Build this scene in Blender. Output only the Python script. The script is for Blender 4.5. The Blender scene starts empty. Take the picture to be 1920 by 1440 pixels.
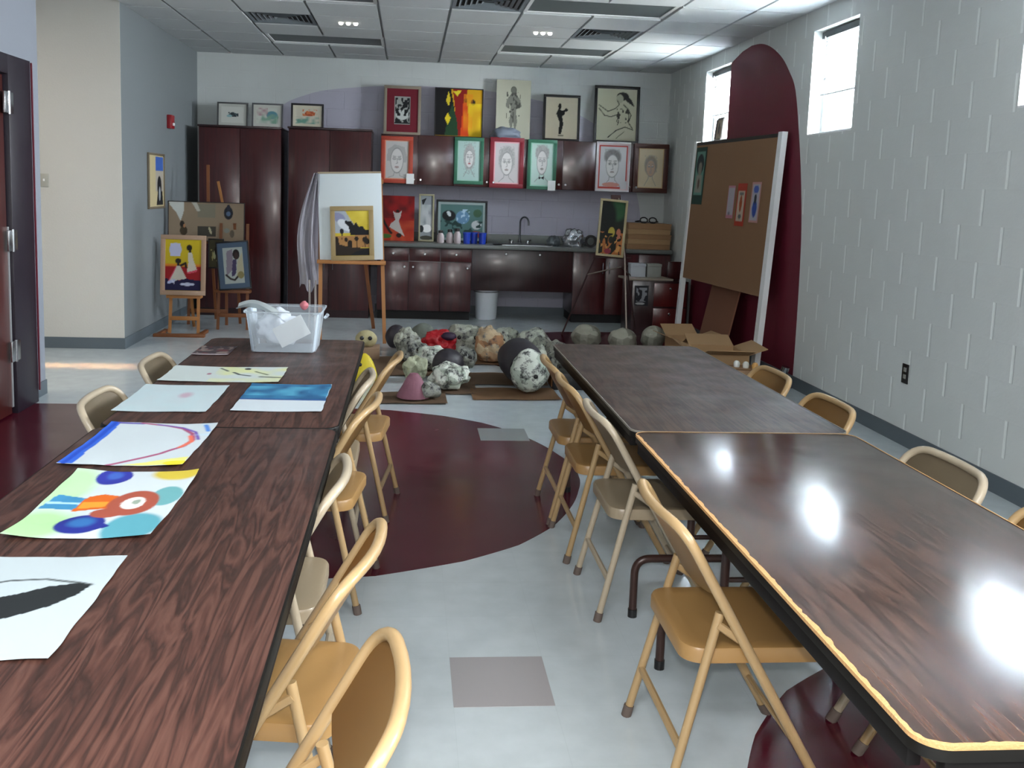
import bpy, bmesh, math, random
import numpy as np
from mathutils import Vector, Matrix
C = bpy.context.scene.collection
RAD = math.radians
random.seed(7)
rng = np.random.default_rng(5)

# ------------------------------------------------------------------ materials
def lin(c):
    if isinstance(c, str):
        c = [int(c[i:i + 2], 16) / 255 for i in (0, 2, 4)]
    return tuple((v / 12.92 if v <= .04045 else ((v + .055) / 1.055) ** 2.4) for v in c)

MATS = {}
def mat(name, col, rough=.6, metal=0., bump=0., bscale=60., spec=.5, coat=0., emit=None, estr=0.):
    if name in MATS: return MATS[name]
    m = bpy.data.materials.new(name); m.use_nodes = True
    nt = m.node_tree; b = nt.nodes['Principled BSDF']
    b.inputs['Base Color'].default_value = (*lin(col), 1)
    b.inputs['Roughness'].default_value = rough
    b.inputs['Metallic'].default_value = metal
    b.inputs['Specular IOR Level'].default_value = spec
    b.inputs['Coat Weight'].default_value = coat
    if emit:
        b.inputs['Emission Color'].default_value = (*lin(emit), 1)
        b.inputs['Emission Strength'].default_value = estr
    if bump:
        tc = nt.nodes.new('ShaderNodeTexCoord'); n = nt.nodes.new('ShaderNodeTexNoise')
        n.inputs['Scale'].default_value = bscale; n.inputs['Detail'].default_value = 4
        bp = nt.nodes.new('ShaderNodeBump'); bp.inputs['Strength'].default_value = bump; bp.inputs['Distance'].default_value = .01
        nt.links.new(tc.outputs['Object'], n.inputs['Vector'])
        nt.links.new(n.outputs['Fac'], bp.inputs['Height']); nt.links.new(bp.outputs['Normal'], b.inputs['Normal'])
    MATS[name] = m
    return m

def N(nt, t, **kw):
    n = nt.nodes.new(t)
    for k, v in kw.items():
        if k in n.inputs.keys(): n.inputs[k].default_value = v
        else: setattr(n, k, v)
    return n

def ramp(nt, stops):
    r = nt.nodes.new('ShaderNodeValToRGB')
    e = r.color_ramp.elements
    while len(e) < len(stops): e.new(.5)
    for el, (p, c) in zip(e, stops):
        el.position = p; el.color = (*lin(c), 1) if not isinstance(c, float) else (c, c, c, 1)
    return r

def block_wall(name, col, axis, vj=.017, tint=1.25, hw=.06, st=.45):
    """painted concrete block: 0.4 x 0.2 m running bond, rounded joints, light rough paint"""
    m = mat(name, col, .62); nt = m.node_tree; b = nt.nodes['Principled BSDF']
    g = N(nt, 'ShaderNodeNewGeometry'); s = N(nt, 'ShaderNodeSeparateXYZ'); cb = None
    nt.links.new(g.outputs['Position'], s.inputs[0])
    def mth(op, a, v=None, c=None):
        n = N(nt, 'ShaderNodeMath', operation=op)
        if isinstance(a, float): n.inputs[0].default_value = a
        else: nt.links.new(a, n.inputs[0])
        if v is not None:
            if isinstance(v, float): n.inputs[1].default_value = v
            else: nt.links.new(v, n.inputs[1])
        if c is not None: n.inputs[2].default_value = c
        return n.outputs[0]
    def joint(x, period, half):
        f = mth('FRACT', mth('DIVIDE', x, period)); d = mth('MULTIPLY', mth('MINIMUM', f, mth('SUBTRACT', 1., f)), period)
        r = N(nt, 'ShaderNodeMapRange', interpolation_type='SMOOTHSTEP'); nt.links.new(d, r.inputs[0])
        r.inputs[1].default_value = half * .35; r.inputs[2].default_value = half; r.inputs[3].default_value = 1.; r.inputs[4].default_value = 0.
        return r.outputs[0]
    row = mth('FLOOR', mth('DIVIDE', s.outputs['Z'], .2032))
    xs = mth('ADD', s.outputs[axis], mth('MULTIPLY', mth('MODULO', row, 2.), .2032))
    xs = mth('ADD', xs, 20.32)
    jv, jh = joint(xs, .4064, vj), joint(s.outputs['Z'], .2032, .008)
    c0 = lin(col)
    mxc = N(nt, 'ShaderNodeMixRGB'); mxc.inputs[1].default_value = (*c0, 1); mxc.inputs[2].default_value = (*[min(1, v * tint) for v in c0], 1)  # tint above one paints flash streaks into the colour of upright joints
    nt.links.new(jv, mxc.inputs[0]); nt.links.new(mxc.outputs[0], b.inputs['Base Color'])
    no = N(nt, 'ShaderNodeTexNoise', Scale=55., Detail=3.)
    nt.links.new(g.outputs['Position'], no.inputs['Vector'])
    hgt = mth('MULTIPLY', mth('ADD', jv, mth('MULTIPLY', jh, hw)), -1.)
    b1 = N(nt, 'ShaderNodeBump', Strength=st, Distance=.006); nt.links.new(hgt, b1.inputs['Height'])
    b2 = N(nt, 'ShaderNodeBump', Strength=.25, Distance=.003)
    nt.links.new(no.outputs['Fac'], b2.inputs['Height']); nt.links.new(b1.outputs['Normal'], b2.inputs['Normal'])
    nt.links.new(b2.outputs['Normal'], b.inputs['Normal'])
    return m

def vinyl_floor(name, col, seam=.93, rough=.2):
    m = mat(name, col, rough); nt = m.node_tree; b = nt.nodes['Principled BSDF']
    g = N(nt, 'ShaderNodeNewGeometry')
    mp = N(nt, 'ShaderNodeMapping'); mp.inputs['Location'].default_value = (-.163, -2.655, 0)
    nt.links.new(g.outputs['Position'], mp.inputs['Vector'])
    br = N(nt, 'ShaderNodeTexBrick'); br.offset = 0.
    for k, v in {'Scale': 1., 'Mortar Size': .0016, 'Mortar Smooth': .3, 'Brick Width': .3048, 'Row Height': .3048, 'Bias': 0.}.items():
        br.inputs[k].default_value = v
    c0 = lin(col)
    br.inputs['Color1'].default_value = (*c0, 1); br.inputs['Color2'].default_value = (*[v * .97 for v in c0], 1)
    br.inputs['Mortar'].default_value = (*[v * seam for v in c0], 1)
    nt.links.new(mp.outputs[0], br.inputs['Vector'])
    no = N(nt, 'ShaderNodeTexNoise', Scale=9., Detail=6.); nt.links.new(g.outputs['Position'], no.inputs['Vector'])
    r = ramp(nt, [(.3, .9), (.7, 1.0)]); nt.links.new(no.outputs['Fac'], r.inputs[0])
    mx = N(nt, 'ShaderNodeMixRGB', blend_type='MULTIPLY'); mx.inputs[0].default_value = 1.
    nt.links.new(br.outputs['Color'], mx.inputs[1]); nt.links.new(r.outputs[0], mx.inputs[2])
    nt.links.new(mx.outputs[0], b.inputs['Base Color'])
    rr = ramp(nt, [(.3, rough * .7), (.75, rough * 1.5)])
    n2 = N(nt, 'ShaderNodeTexNoise', Scale=2.3, Detail=4.); nt.links.new(g.outputs['Position'], n2.inputs['Vector'])
    nt.links.new(n2.outputs['Fac'], rr.inputs[0]); nt.links.new(rr.outputs[0], b.inputs['Roughness'])
    return m

def wood_laminate(name, dark, mid, light, rough=(.22, .42), scale=1., worn=0.):
    m = mat(name, mid, .3); nt = m.node_tree; b = nt.nodes['Principled BSDF']; b.inputs['Specular IOR Level'].default_value = .5 if worn else .3
    g = N(nt, 'ShaderNodeTexCoord'); mp = N(nt, 'ShaderNodeMapping')
    mp.inputs['Scale'].default_value = (9. * scale, .75 * scale, 1.)
    nt.links.new(g.outputs['Object'], mp.inputs['Vector'])
    n1 = N(nt, 'ShaderNodeTexNoise', Scale=1.6, Detail=5., Distortion=1.2); nt.links.new(mp.outputs[0], n1.inputs['Vector'])
    w = N(nt, 'ShaderNodeMath', operation='MULTIPLY'); w.inputs[1].default_value = 9.
    nt.links.new(n1.outputs['Fac'], w.inputs[0])
    fr = N(nt, 'ShaderNodeMath', operation='PINGPONG'); fr.inputs[1].default_value = 1.
    nt.links.new(w.outputs[0], fr.inputs[0])
    r = ramp(nt, [(0., dark), (.5, mid), (1., light)]); nt.links.new(fr.outputs[0], r.inputs[0])
    mp2 = N(nt, 'ShaderNodeMapping'); mp2.inputs['Scale'].default_value = (120. * scale, 3. * scale, 1.)
    nt.links.new(g.outputs['Object'], mp2.inputs['Vector'])
    n2 = N(nt, 'ShaderNodeTexNoise', Scale=1., Detail=3.); nt.links.new(mp2.outputs[0], n2.inputs['Vector'])
    r2 = ramp(nt, [(.3, .72), (.65, 1.)]); nt.links.new(n2.outputs['Fac'], r2.inputs[0])
    mx = N(nt, 'ShaderNodeMixRGB', blend_type='MULTIPLY'); mx.inputs[0].default_value = .8
    nt.links.new(r.outputs[0], mx.inputs[1]); nt.links.new(r2.outputs[0], mx.inputs[2])
    nt.links.new(mx.outputs[0], b.inputs['Base Color'])
    n3 = N(nt, 'ShaderNodeTexNoise', Scale=7., Detail=7.); nt.links.new(g.outputs['Object'], n3.inputs['Vector'])
    r3 = ramp(nt, [(.3, rough[0]), (.7, rough[1])]); nt.links.new(n3.outputs['Fac'], r3.inputs[0])
    nt.links.new(r3.outputs[0], b.inputs['Roughness'])
    b.inputs['Coat Weight'].default_value = worn; b.inputs['Coat Roughness'].default_value = .13
    return m

def cabinet_wood(name, dark, light, rough=.3):
    m = mat(name, dark, rough); nt = m.node_tree; b = nt.nodes['Principled BSDF']
    g = N(nt, 'ShaderNodeTexCoord'); mp = N(nt, 'ShaderNodeMapping'); mp.inputs['Scale'].default_value = (22., 22., 1.2)
    nt.links.new(g.outputs['Object'], mp.inputs['Vector'])
    n1 = N(nt, 'ShaderNodeTexNoise', Scale=1.5, Detail=5., Distortion=.6); nt.links.new(mp.outputs[0], n1.inputs['Vector'])
    r = ramp(nt, [(.3, dark), (.7, light)]); nt.links.new(n1.outputs['Fac'], r.inputs[0])
    nt.links.new(r.outputs[0], b.inputs['Base Color'])
    b.inputs['Coat Weight'].default_value = .5; b.inputs['Coat Roughness'].default_value = .16
    return m

def speckle(name, paper, ink, scale=16., amount=.5, tint=None):
    """papier mache skin of torn printed paper"""
    m = mat(name, paper, .75); nt = m.node_tree; b = nt.nodes['Principled BSDF']
    g = N(nt, 'ShaderNodeTexCoord')
    n1 = N(nt, 'ShaderNodeTexNoise', Scale=scale, Detail=5., Roughness=.75); nt.links.new(g.outputs['Object'], n1.inputs['Vector'])
    v = N(nt, 'ShaderNodeTexVoronoi', Scale=scale * .8); nt.links.new(g.outputs['Object'], v.inputs['Vector'])
    r = ramp(nt, [(amount - .09, ink), (amount - .02, '8a8b86'), (amount + .05, paper)])
    nt.links.new(n1.outputs['Fac'], r.inputs[0])
    r2 = ramp(nt, [(.2, tint or '9c9d98'), (.6, 'ffffff')])
    s = N(nt, 'ShaderNodeSeparateColor'); nt.links.new(v.outputs['Color'], s.inputs[0]); nt.links.new(s.outputs[0], r2.inputs[0])
    mx = N(nt, 'ShaderNodeMixRGB', blend_type='MULTIPLY'); mx.inputs[0].default_value = .7
    nt.links.new(r.outputs[0], mx.inputs[1]); nt.links.new(r2.outputs[0], mx.inputs[2])
    nt.links.new(mx.outputs[0], b.inputs['Base Color'])
    bp = N(nt, 'ShaderNodeBump', Strength=.6, Distance=.02); nt.links.new(n1.outputs['Fac'], bp.inputs['Height'])
    nt.links.new(bp.outputs['Normal'], b.inputs['Normal'])
    return m

def clear_mat(name, tint, alpha, rough=.1):
    m = bpy.data.materials.new(name); m.use_nodes = True; nt = m.node_tree
    for n in list(nt.nodes): nt.nodes.remove(n)
    o = N(nt, 'ShaderNodeOutputMaterial'); t = N(nt, 'ShaderNodeBsdfTransparent'); p = N(nt, 'ShaderNodeBsdfPrincipled')
    p.inputs['Base Color'].default_value = (*lin(tint), 1); p.inputs['Roughness'].default_value = rough
    fr = N(nt, 'ShaderNodeFresnel', IOR=1.45)
    ad = N(nt, 'ShaderNodeMath', operation='ADD'); ad.inputs[1].default_value = alpha; ad.use_clamp = True
    nt.links.new(fr.outputs[0], ad.inputs[0])
    mx = N(nt, 'ShaderNodeMixShader'); nt.links.new(ad.outputs[0], mx.inputs[0])
    nt.links.new(t.outputs[0], mx.inputs[1]); nt.links.new(p.outputs[0], mx.inputs[2]); nt.links.new(mx.outputs[0], o.inputs[0])
    MATS[name] = m
    return m

def paint_mat():
    m = bpy.data.materials.new('painted_art'); m.use_nodes = True; nt = m.node_tree; b = nt.nodes['Principled BSDF']
    a = N(nt, 'ShaderNodeAttribute'); a.attribute_name = 'paint'
    nt.links.new(a.outputs['Color'], b.inputs['Base Color']); b.inputs['Roughness'].default_value = .6
    b.inputs['Specular IOR Level'].default_value = .3
    return m
PAINT = paint_mat()

# ------------------------------------------------------------------ mesh builder
def fillet(pts, r, n=6):
    pts = [Vector(p) for p in pts]; out = [pts[0]]
    for a, b, c in zip(pts, pts[1:], pts[2:]):
        u = (a - b); v = (c - b); lu, lv = u.length, v.length; u.normalize(); v.normalize()
        d = min(r, lu * .49, lv * .49)
        p0, p1 = b + u * d, b + v * d
        for i in range(n + 1):
            t = i / n
            out.append(p0 * (1 - t) ** 2 + b * 2 * t * (1 - t) + p1 * t ** 2)
    out.append(pts[-1])
    return out

class MB:
    def __init__(s): s.bm = bmesh.new(); s.mats = []
    def mi(s, m):
        if m not in s.mats: s.mats.append(m)
        return s.mats.index(m)
    def _fin(s, faces, m, M=None, vs=None):
        i = s.mi(m)
        for f in faces: f.material_index = i
        if M is not None: bmesh.ops.transform(s.bm, matrix=M, verts=vs)
    def box(s, c, d, m, M=None, bev=0.):
        cx, cy, cz = c; x, y, z = d[0] / 2, d[1] / 2, d[2] / 2
        vs = [s.bm.verts.new((cx + a * x, cy + b * y, cz + e * z)) for e in (-1, 1) for a, b in ((-1, -1), (1, -1), (1, 1), (-1, 1))]
        fs = [s.bm.faces.new([vs[k] for k in q]) for q in ((3, 2, 1, 0), (4, 5, 6, 7), (0, 1, 5, 4), (1, 2, 6, 5), (2, 3, 7, 6), (3, 0, 4, 7))]
        i = s.mi(m)
        for f in fs: f.material_index = i
        if bev:
            r = bmesh.ops.bevel(s.bm, geom=list({e for f in fs for e in f.edges}), offset=bev, segments=2, affect='EDGES', profile=.5)
            for f in r['faces']: f.material_index = i
            vs = list({v for f in r['faces'] for v in f.verts} | {v for v in vs if v.is_valid})
        if M is not None: bmesh.ops.transform(s.bm, matrix=M, verts=vs)
        return s
    def span(s, a, b, m, bev=0.):
        return s.box([(p + q) / 2 for p, q in zip(a, b)], [abs(q - p) for p, q in zip(a, b)], m, bev=bev)
    def tube(s, pts, r, m, seg=10, caps=True, flat=1.):
        pts = [Vector(p) for p in pts]; n = len(pts); rings = []
        up = Vector((0, 0, 1)); d0 = (pts[1] - pts[0]).normalized()
        nrm = d0.cross(up)
        if nrm.length < 1e-3: nrm = d0.cross(Vector((1, 0, 0)))
        nrm.normalize()
        for i in range(n):
            if i == 0: d = (pts[1] - pts[0]).normalized()
            elif i == n - 1: d = (pts[-1] - pts[-2]).normalized()
            else: d = ((pts[i] - pts[i - 1]).normalized() + (pts[i + 1] - pts[i]).normalized()).normalized()
            nrm = (nrm - d * nrm.dot(d)).normalized(); bi = d.cross(nrm)
            rr = r[i] if isinstance(r, (list, tuple)) else r
            rings.append([s.bm.verts.new(pts[i] + nrm * math.cos(2 * math.pi * k / seg) * rr + bi * math.sin(2 * math.pi * k / seg) * rr * flat) for k in range(seg)])
        fs = []
        for a, b in zip(rings, rings[1:]):
            for k in range(seg): fs.append(s.bm.faces.new((a[k], a[(k + 1) % seg], b[(k + 1) % seg], b[k])))
        if caps:
            fs.append(s.bm.faces.new(rings[0][::-1])); fs.append(s.bm.faces.new(rings[-1]))
        s._fin(fs, m); return s
    def lathe(s, prof, m, c=(0, 0, 0), seg=24, M=None):
        rings = []; vs = []
        for r, z in prof:
            rg = [s.bm.verts.new((c[0] + r * math.cos(2 * math.pi * k / seg), c[1] + r * math.sin(2 * math.pi * k / seg), c[2] + z)) for k in range(seg)]
            rings.append(rg); vs += rg
        fs = []
        for a, b in zip(rings, rings[1:]):
            for k in range(seg): fs.append(s.bm.faces.new((a[k], a[(k + 1) % seg], b[(k + 1) % seg], b[k])))
        fs.append(s.bm.faces.new(rings[0][::-1])); fs.append(s.bm.faces.new(rings[-1]))
        s._fin(fs, m, M, vs); return s
    def loops(s, loops, m, cap=True):
        rg = [[s.bm.verts.new(p) for p in L] for L in loops]; fs = []; n = len(rg[0])
        for a, b in zip(rg, rg[1:]):
            for k in range(n): fs.append(s.bm.faces.new((a[k], a[(k + 1) % n], b[(k + 1) % n], b[k])))
        if cap: fs.append(s.bm.faces.new(rg[0][::-1])); fs.append(s.bm.faces.new(rg[-1]))
        s._fin(fs, m); return s
    def prism(s, pts, vec, m):
        v = Vector(vec)
        return s.loops([[Vector(p) for p in pts], [Vector(p) + v for p in pts]], m)
    def grid(s, fn, nu, nv, m, thick=0.):
        P = [[Vector(fn(i / nu, j / nv)) for i in range(nu + 1)] for j in range(nv + 1)]
        V = [[s.bm.verts.new(p) for p in row] for row in P]; fs = []
        for j in range(nv):
            for i in range(nu): fs.append(s.bm.faces.new((V[j][i], V[j][i + 1], V[j + 1][i + 1], V[j + 1][i])))
        if thick:
            r = bmesh.ops.solidify(s.bm, geom=fs, thickness=thick)
            fs += [g for g in r['geom'] if isinstance(g, bmesh.types.BMFace)]
        s._fin([f for f in fs if f.is_valid], m); return s
    def blob(s, c, r, m, amp=.15, freq=3., seed=0, sub=4, flat=None):
        from mathutils import noise
        s.soft = True
        ret = bmesh.ops.create_icosphere(s.bm, subdivisions=sub, radius=1.)
        off = Vector((seed * 3.7, seed * 1.3, seed * 7.1)); fs = set()
        for v in ret['verts']:
            p = v.co.copy(); k = 1 + amp * noise.noise(p * freq * .5 + off) + amp * .4 * noise.noise(p * freq + off) + amp * .16 * noise.noise(p * freq * 3 + off)
            q = Vector((p.x * r[0], p.y * r[1], p.z * r[2])) * k
            if flat is not None and q.z < flat: q.z = flat
            v.co = q + Vector(c); fs.update(v.link_faces)
        s._fin(fs, m); return s
    def build(s, name, parent=None, ang=None, loc=None):
        ang = ang or (90. if getattr(s, 'soft', False) else 35.)
        bmesh.ops.recalc_face_normals(s.bm, faces=s.bm.faces)
        me = bpy.data.meshes.new(name); s.bm.to_mesh(me); s.bm.free()
        for m in s.mats: me.materials.append(m)
        me.shade_smooth(); me.set_sharp_from_angle(angle=RAD(ang))
        o = bpy.data.objects.new(name, me); C.objects.link(o)
        if parent: o.parent = parent
        if loc: o.location = loc
        return o

def tag(o, label=None, cat=None, group=None, kind=None):
    if label: o['label'] = label
    if cat: o['category'] = cat
    if group: o['group'] = group
    if kind: o['kind'] = kind
    return o
def thing(name, label, cat, loc=(0, 0, 0), rotz=0., group=None, rot=None):
    o = bpy.data.objects.new(name, None); o.empty_display_size = .1; C.objects.link(o)
    o.location = loc; o.rotation_euler = rot or (0, 0, rotz)
    return tag(o, label, cat, group)
def struct(mb, name, parent=None):
    o = mb.build(name, parent)
    if not parent: o['kind'] = 'structure'
    return o
def dup(root, loc, rotz, label, group=None):
    r = root.copy(); C.objects.link(r); r.location = loc; r.rotation_euler = (0, 0, rotz); r['label'] = label
    if group: r['group'] = group
    for ch in list(root.children):
        c = ch.copy(); C.objects.link(c); c.parent = r
        for g in list(ch.children):
            d = g.copy(); C.objects.link(d); d.parent = c
    return r

# ------------------------------------------------------------------ painted pictures
def smooth_noise(ny, nx, cells):
    a = rng.random((cells + 2, cells + 2))
    y = np.linspace(0, cells, ny); x = np.linspace(0, cells, nx)
    yi = y.astype(int); xi = x.astype(int); fy = (y - yi)[:, None]; fx = (x - xi)[None, :]
    return (a[yi][:, xi] * (1 - fy) * (1 - fx) + a[yi + 1][:, xi] * fy * (1 - fx) + a[yi][:, xi + 1] * (1 - fy) * fx + a[yi + 1][:, xi + 1] * fy * fx)

def paint(nx, ny, asp, bg, shapes):
    """colour of each point of a sheet: u to the right, v up, both 0..1; asp = width/height"""
    U, V = np.meshgrid(np.linspace(0, 1, nx), np.linspace(0, 1, ny))
    col = np.ones((ny, nx, 3)) * np.array(lin(bg))
    for s in shapes:
        k, c = s[0], np.array(lin(s[1])); al = 1.
        if k == 'ell':
            cx, cy, rx, ry = s[2:6]; a = RAD(s[6]) if len(s) > 6 else 0.; soft = s[7] if len(s) > 7 else .08
            dx, dy = (U - cx) * asp, V - cy; x = dx * math.cos(a) + dy * math.sin(a); y = -dx * math.sin(a) + dy * math.cos(a)
            d = np.sqrt((x / (rx * asp)) ** 2 + (y / ry) ** 2); m = np.clip((1 - d) / soft + .5, 0, 1)
        elif k == 'ring':
            cx, cy, rx, ry, w = s[2:7]
            d = np.sqrt(((U - cx) / rx) ** 2 + ((V - cy) / ry) ** 2); m = np.clip((w - abs(d - 1)) / w * 1.6, 0, 1)
        elif k == 'poly':
            P = s[2]; m = np.zeros_like(U, bool); n = len(P)
            for i in range(n):
                x1, y1 = P[i]; x2, y2 = P[(i + 1) % n]
                if y1 == y2: continue
                m ^= ((V > min(y1, y2)) & (V <= max(y1, y2)) & (U < (V - y1) * (x2 - x1) / (y2 - y1) + x1))
            m = m.astype(float)
        elif k == 'line':
            P, w = s[2], s[3]; m = np.zeros_like(U)
            for (x1, y1), (x2, y2) in zip(P, P[1:]):
                ax, ay = (x2 - x1) * asp, y2 - y1; L = ax * ax + ay * ay + 1e-9
                px, py = (U - x1) * asp, V - y1; t = np.clip((px * ax + py * ay) / L, 0, 1)
                d = np.sqrt((px - t * ax) ** 2 + (py - t * ay) ** 2); m = np.maximum(m, np.clip((w - d) / w * 2, 0, 1))
        elif k == 'grad':      # colour fades in between v0 and v1
            m = np.clip((V - s[2]) / (s[3] - s[2]), 0, 1)
        elif k == 'wash':      # uneven brush work inside a box
            x0, y0, x1, y1, cells, amt = s[2:8]
            m = ((U >= x0) & (U <= x1) & (V >= y0) & (V <= y1)) * np.clip(smooth_noise(ny, nx, cells) * 2 - 1 + amt, 0, 1)
        elif k == 'spots':
            x0, y0, x1, y1, cells, amt = s[2:8]
            m = ((U >= x0) & (U <= x1) & (V >= y0) & (V <= y1)) * (smooth_noise(ny, nx, cells) > 1 - amt)
        if s[0] != 'wash' and len(s) > 2 and isinstance(s[-1], str) and s[-1].startswith('a'): al = float(s[-1][1:])
        m = (m * al)[..., None]
        col = col * (1 - m) + c * m
    return col

def art_mesh(name, w, h, bg, shapes, place, parent=None, px=.012, thick=.002, warp=None):
    """a sheet w x h whose points carry their paint; place(x, y) -> position, warp adds relief"""
    nx = max(24, min(170, int(w / px))); ny = max(24, min(170, int(h / px)))
    col = paint(nx, ny, w / h, bg, shapes)
    bm = bmesh.new(); lay = bm.verts.layers.float_color.new('paint'); V = []
    for j in range(ny):
        row = []
        for i in range(nx):
            u, v = i / (nx - 1), j / (ny - 1)
            q = bm.verts.new(place((u - .5) * w, v * h, u, v)); q[lay] = (*col[j, i], 1); row.append(q)
        V.append(row)
    fs = [bm.faces.new((V[j][i], V[j][i + 1], V[j + 1][i + 1], V[j + 1][i])) for j in range(ny - 1) for i in range(nx - 1)]
    bm.normal_update()
    bmesh.ops.solidify(bm, geom=fs, thickness=thick)
    me = bpy.data.meshes.new(name); bm.to_mesh(me); bm.free(); me.materials.append(PAINT)
    o = bpy.data.objects.new(name, me); C.objects.link(o)
    if parent: o.parent = parent
    return o

def picture(name, label, cat, loc, w, h, frame, bg, shapes, matb=None, rotz=0., tilt=0., roll=0., group=None, fmat=None, depth=.02, fcol2=None):
    """frame = (bar width, colour) or None; matb = (width, colour) or None; faces -Y, stands on its lower edge"""
    t = thing(name, label, cat, loc, 0, group)
    t.rotation_euler = (Matrix.Rotation(rotz, 3, 'Z') @ Matrix.Rotation(roll, 3, 'Y') @ Matrix.Rotation(-tilt, 3, 'X')).to_euler()
    fw = 0.
    if frame:
        fw, fc = frame; fm = fmat or mat('frame_' + fc, fc, .4); b = MB()
        b.span((-w / 2, -depth, 0), (w / 2, 0, fw), fm, .002); b.span((-w / 2, -depth, h - fw), (w / 2, 0, h), fm, .002)
        b.span((-w / 2, -depth, fw), (-w / 2 + fw, 0, h - fw), fm, .002); b.span((w / 2 - fw, -depth, fw), (w / 2, 0, h - fw), fm, .002)
        b.build('frame', t)
    mw = 0.
    if matb:
        mw, mc = matb; mm = mat('mat_' + mc, mc, .8); b = MB(); a = fw - .001; e = fw + mw; y0, y1 = -depth * .62, -.006
        b.span((-w / 2 + a, y0, a), (w / 2 - a, y1, e), mm); b.span((-w / 2 + a, y0, h - e), (w / 2 - a, y1, h - a), mm)
        b.span((-w / 2 + a, y0, e), (-w / 2 + e, y1, h - e), mm); b.span((w / 2 - e, y0, e), (w / 2 - a, y1, h - e), mm)
        b.build('mat_board', t)
    k = fw + mw - .002 if frame or matb else 0.
    art_mesh('artwork', w - 2 * k, h - 2 * k, bg, shapes, lambda x, z, u, v: (x, -depth * .45, k + z), t, px=max(.004, min(w, h) / 60), thick=.005)
    return t

GREY = '8d8d8c'
def face(line=GREY, hair='a5a4a2', skin=None, cx=.5, cy=.48, s=1., hairshape='bob', lips=None):
    """an invented pencil portrait"""
    S = []
    if hairshape == 'bob': S += [('ell', hair, cx, cy + .10 * s, .36 * s, .36 * s, 0, .25), ('spots', line, cx - .36 * s, cy - .1, cx + .36 * s, cy + .46 * s, 34, .45, 'a.5')]
    if hairshape == 'tall': S += [('ell', hair, cx, cy + .24 * s, .34 * s, .20 * s, 0, .25), ('spots', line, cx - .33 * s, cy + .1, cx + .33 * s, cy + .44 * s, 30, .5, 'a.5')]
    if hairshape == 'long': S += [('ell', hair, cx, cy + .05, .36 * s, .44 * s, 0, .2), ('spots', line, cx - .36 * s, cy - .4, cx + .36 * s, cy + .45, 38, .42, 'a.5')]
    if hairshape == 'spiky': S += [('poly', hair, [(cx - .4 * s, cy - .02), (cx - .38 * s, cy + .3), (cx - .22 * s, cy + .36), (cx - .1 * s, cy + .43), (cx + .1 * s, cy + .4), (cx + .3 * s, cy + .36), (cx + .4 * s, cy + .1), (cx + .38 * s, cy - .05)])]
    sk = skin or 'cfcdca'
    S += [('ell', sk, cx, cy, .25 * s, .30 * s, 0, .06), ('ring', line, cx, cy, .25 * s, .30 * s, .07)]
    for d in (-1, 1):
        S += [('ell', 'e6e5e2', cx + d * .1 * s, cy + .05, .06 * s, .03 * s), ('ring', line, cx + d * .1 * s, cy + .05, .06 * s, .03 * s, .4), ('ell', '5a5a5a', cx + d * .1 * s, cy + .05, .022 * s, .022 * s)]
        S += [('line', line, [(cx + d * .04 * s, cy + .11), (cx + d * .16 * s, cy + .115)], .012)]
        S += [('line', line, [(cx + d * .1 * s, cy - .27 * s), (cx + d * .12 * s, cy - .37 * s), (cx + d * .34 * s, cy - .46)], .01)]
    S += [('line', line, [(cx, cy + .04), (cx + .03, cy - .07), (cx - .03, cy - .08)], .011), ('ell', lips or '9a8f8c', cx, cy - .16 * s, .085 * s, .028 * s)]
    return S

# ------------------------------------------------------------------ palette
M_floor = vinyl_floor('floor_vinyl_white', 'bfc8cb', .95, .16)
M_maroon = vinyl_floor('floor_vinyl_maroon', '4e0f20', .8, .2)
M_greytile = mat('floor_vinyl_grey', '9c9899', .25)
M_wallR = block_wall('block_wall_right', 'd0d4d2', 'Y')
M_wallB = block_wall('block_wall_back', 'c6cbca', 'X', .006, 1., .5, .3)
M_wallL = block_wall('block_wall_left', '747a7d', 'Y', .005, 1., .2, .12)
M_wallP = mat('plaster_wall', 'c3c2bc', .7, bump=.1)
M_lav = block_wall('block_paint_lavender', 'b1afbe', 'X', .006, .93, .8, .4)
M_archpaint = block_wall('block_paint_maroon', '681329', 'Y', .006, 1., .2, .15)
M_base = mat('cove_base', '59636a', .45)
M_tile = mat('ceiling_tile', 'c6cacb', .9, bump=.5, bscale=140.)
M_grid = mat('ceiling_grid', '9aa1a4', .5)
M_black = mat('black_plastic', '121214', .4)
M_dark = mat('dark_gap', '0c0a0c', .7)
M_white = mat('white_paint', 'e6e8e8', .4)
M_chrome = mat('brushed_steel', 'b9bcc0', .25, 1.)
M_cab = cabinet_wood('cabinet_mahogany', '360f13', '4a1719', .3)
M_cabd = cabinet_wood('cabinet_mahogany_dark', '250c10', '331216', .32)
M_cabg = cabinet_wood('cabinet_mahogany_gloss', '35100f', '4a1a1a', .26)
_b = M_cabg.node_tree.nodes['Principled BSDF']; _b.inputs['Coat Weight'].default_value = 1.; _b.inputs['Coat IOR'].default_value = 1.6; _b.inputs['Coat Roughness'].default_value = .18; _b.inputs['Specular IOR Level'].default_value = .5
M_counter = mat('counter_laminate', '6f7472', .35, bump=.05)
M_gold = mat('chair_tan_enamel', 'a3875f', .32, spec=.55)
M_gold2 = mat('chair_tan_panel', '977446', .36, spec=.5)
M_beige = mat('chair_beige_enamel', 'a89a84', .3, spec=.55)
M_beige2 = mat('chair_beige_panel', '8f8069', .34, spec=.5)
M_rubber = mat('rubber_tip', '5d5049', .7)
M_tabL = wood_laminate('table_walnut_laminate', '30201b', '472d26', '553930', (.34, .5), 1.7)
M_tabR = wood_laminate('table_walnut_worn', '2e221d', '432f27', '50392f', (.14, .26), 1.6, .4)
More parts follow.
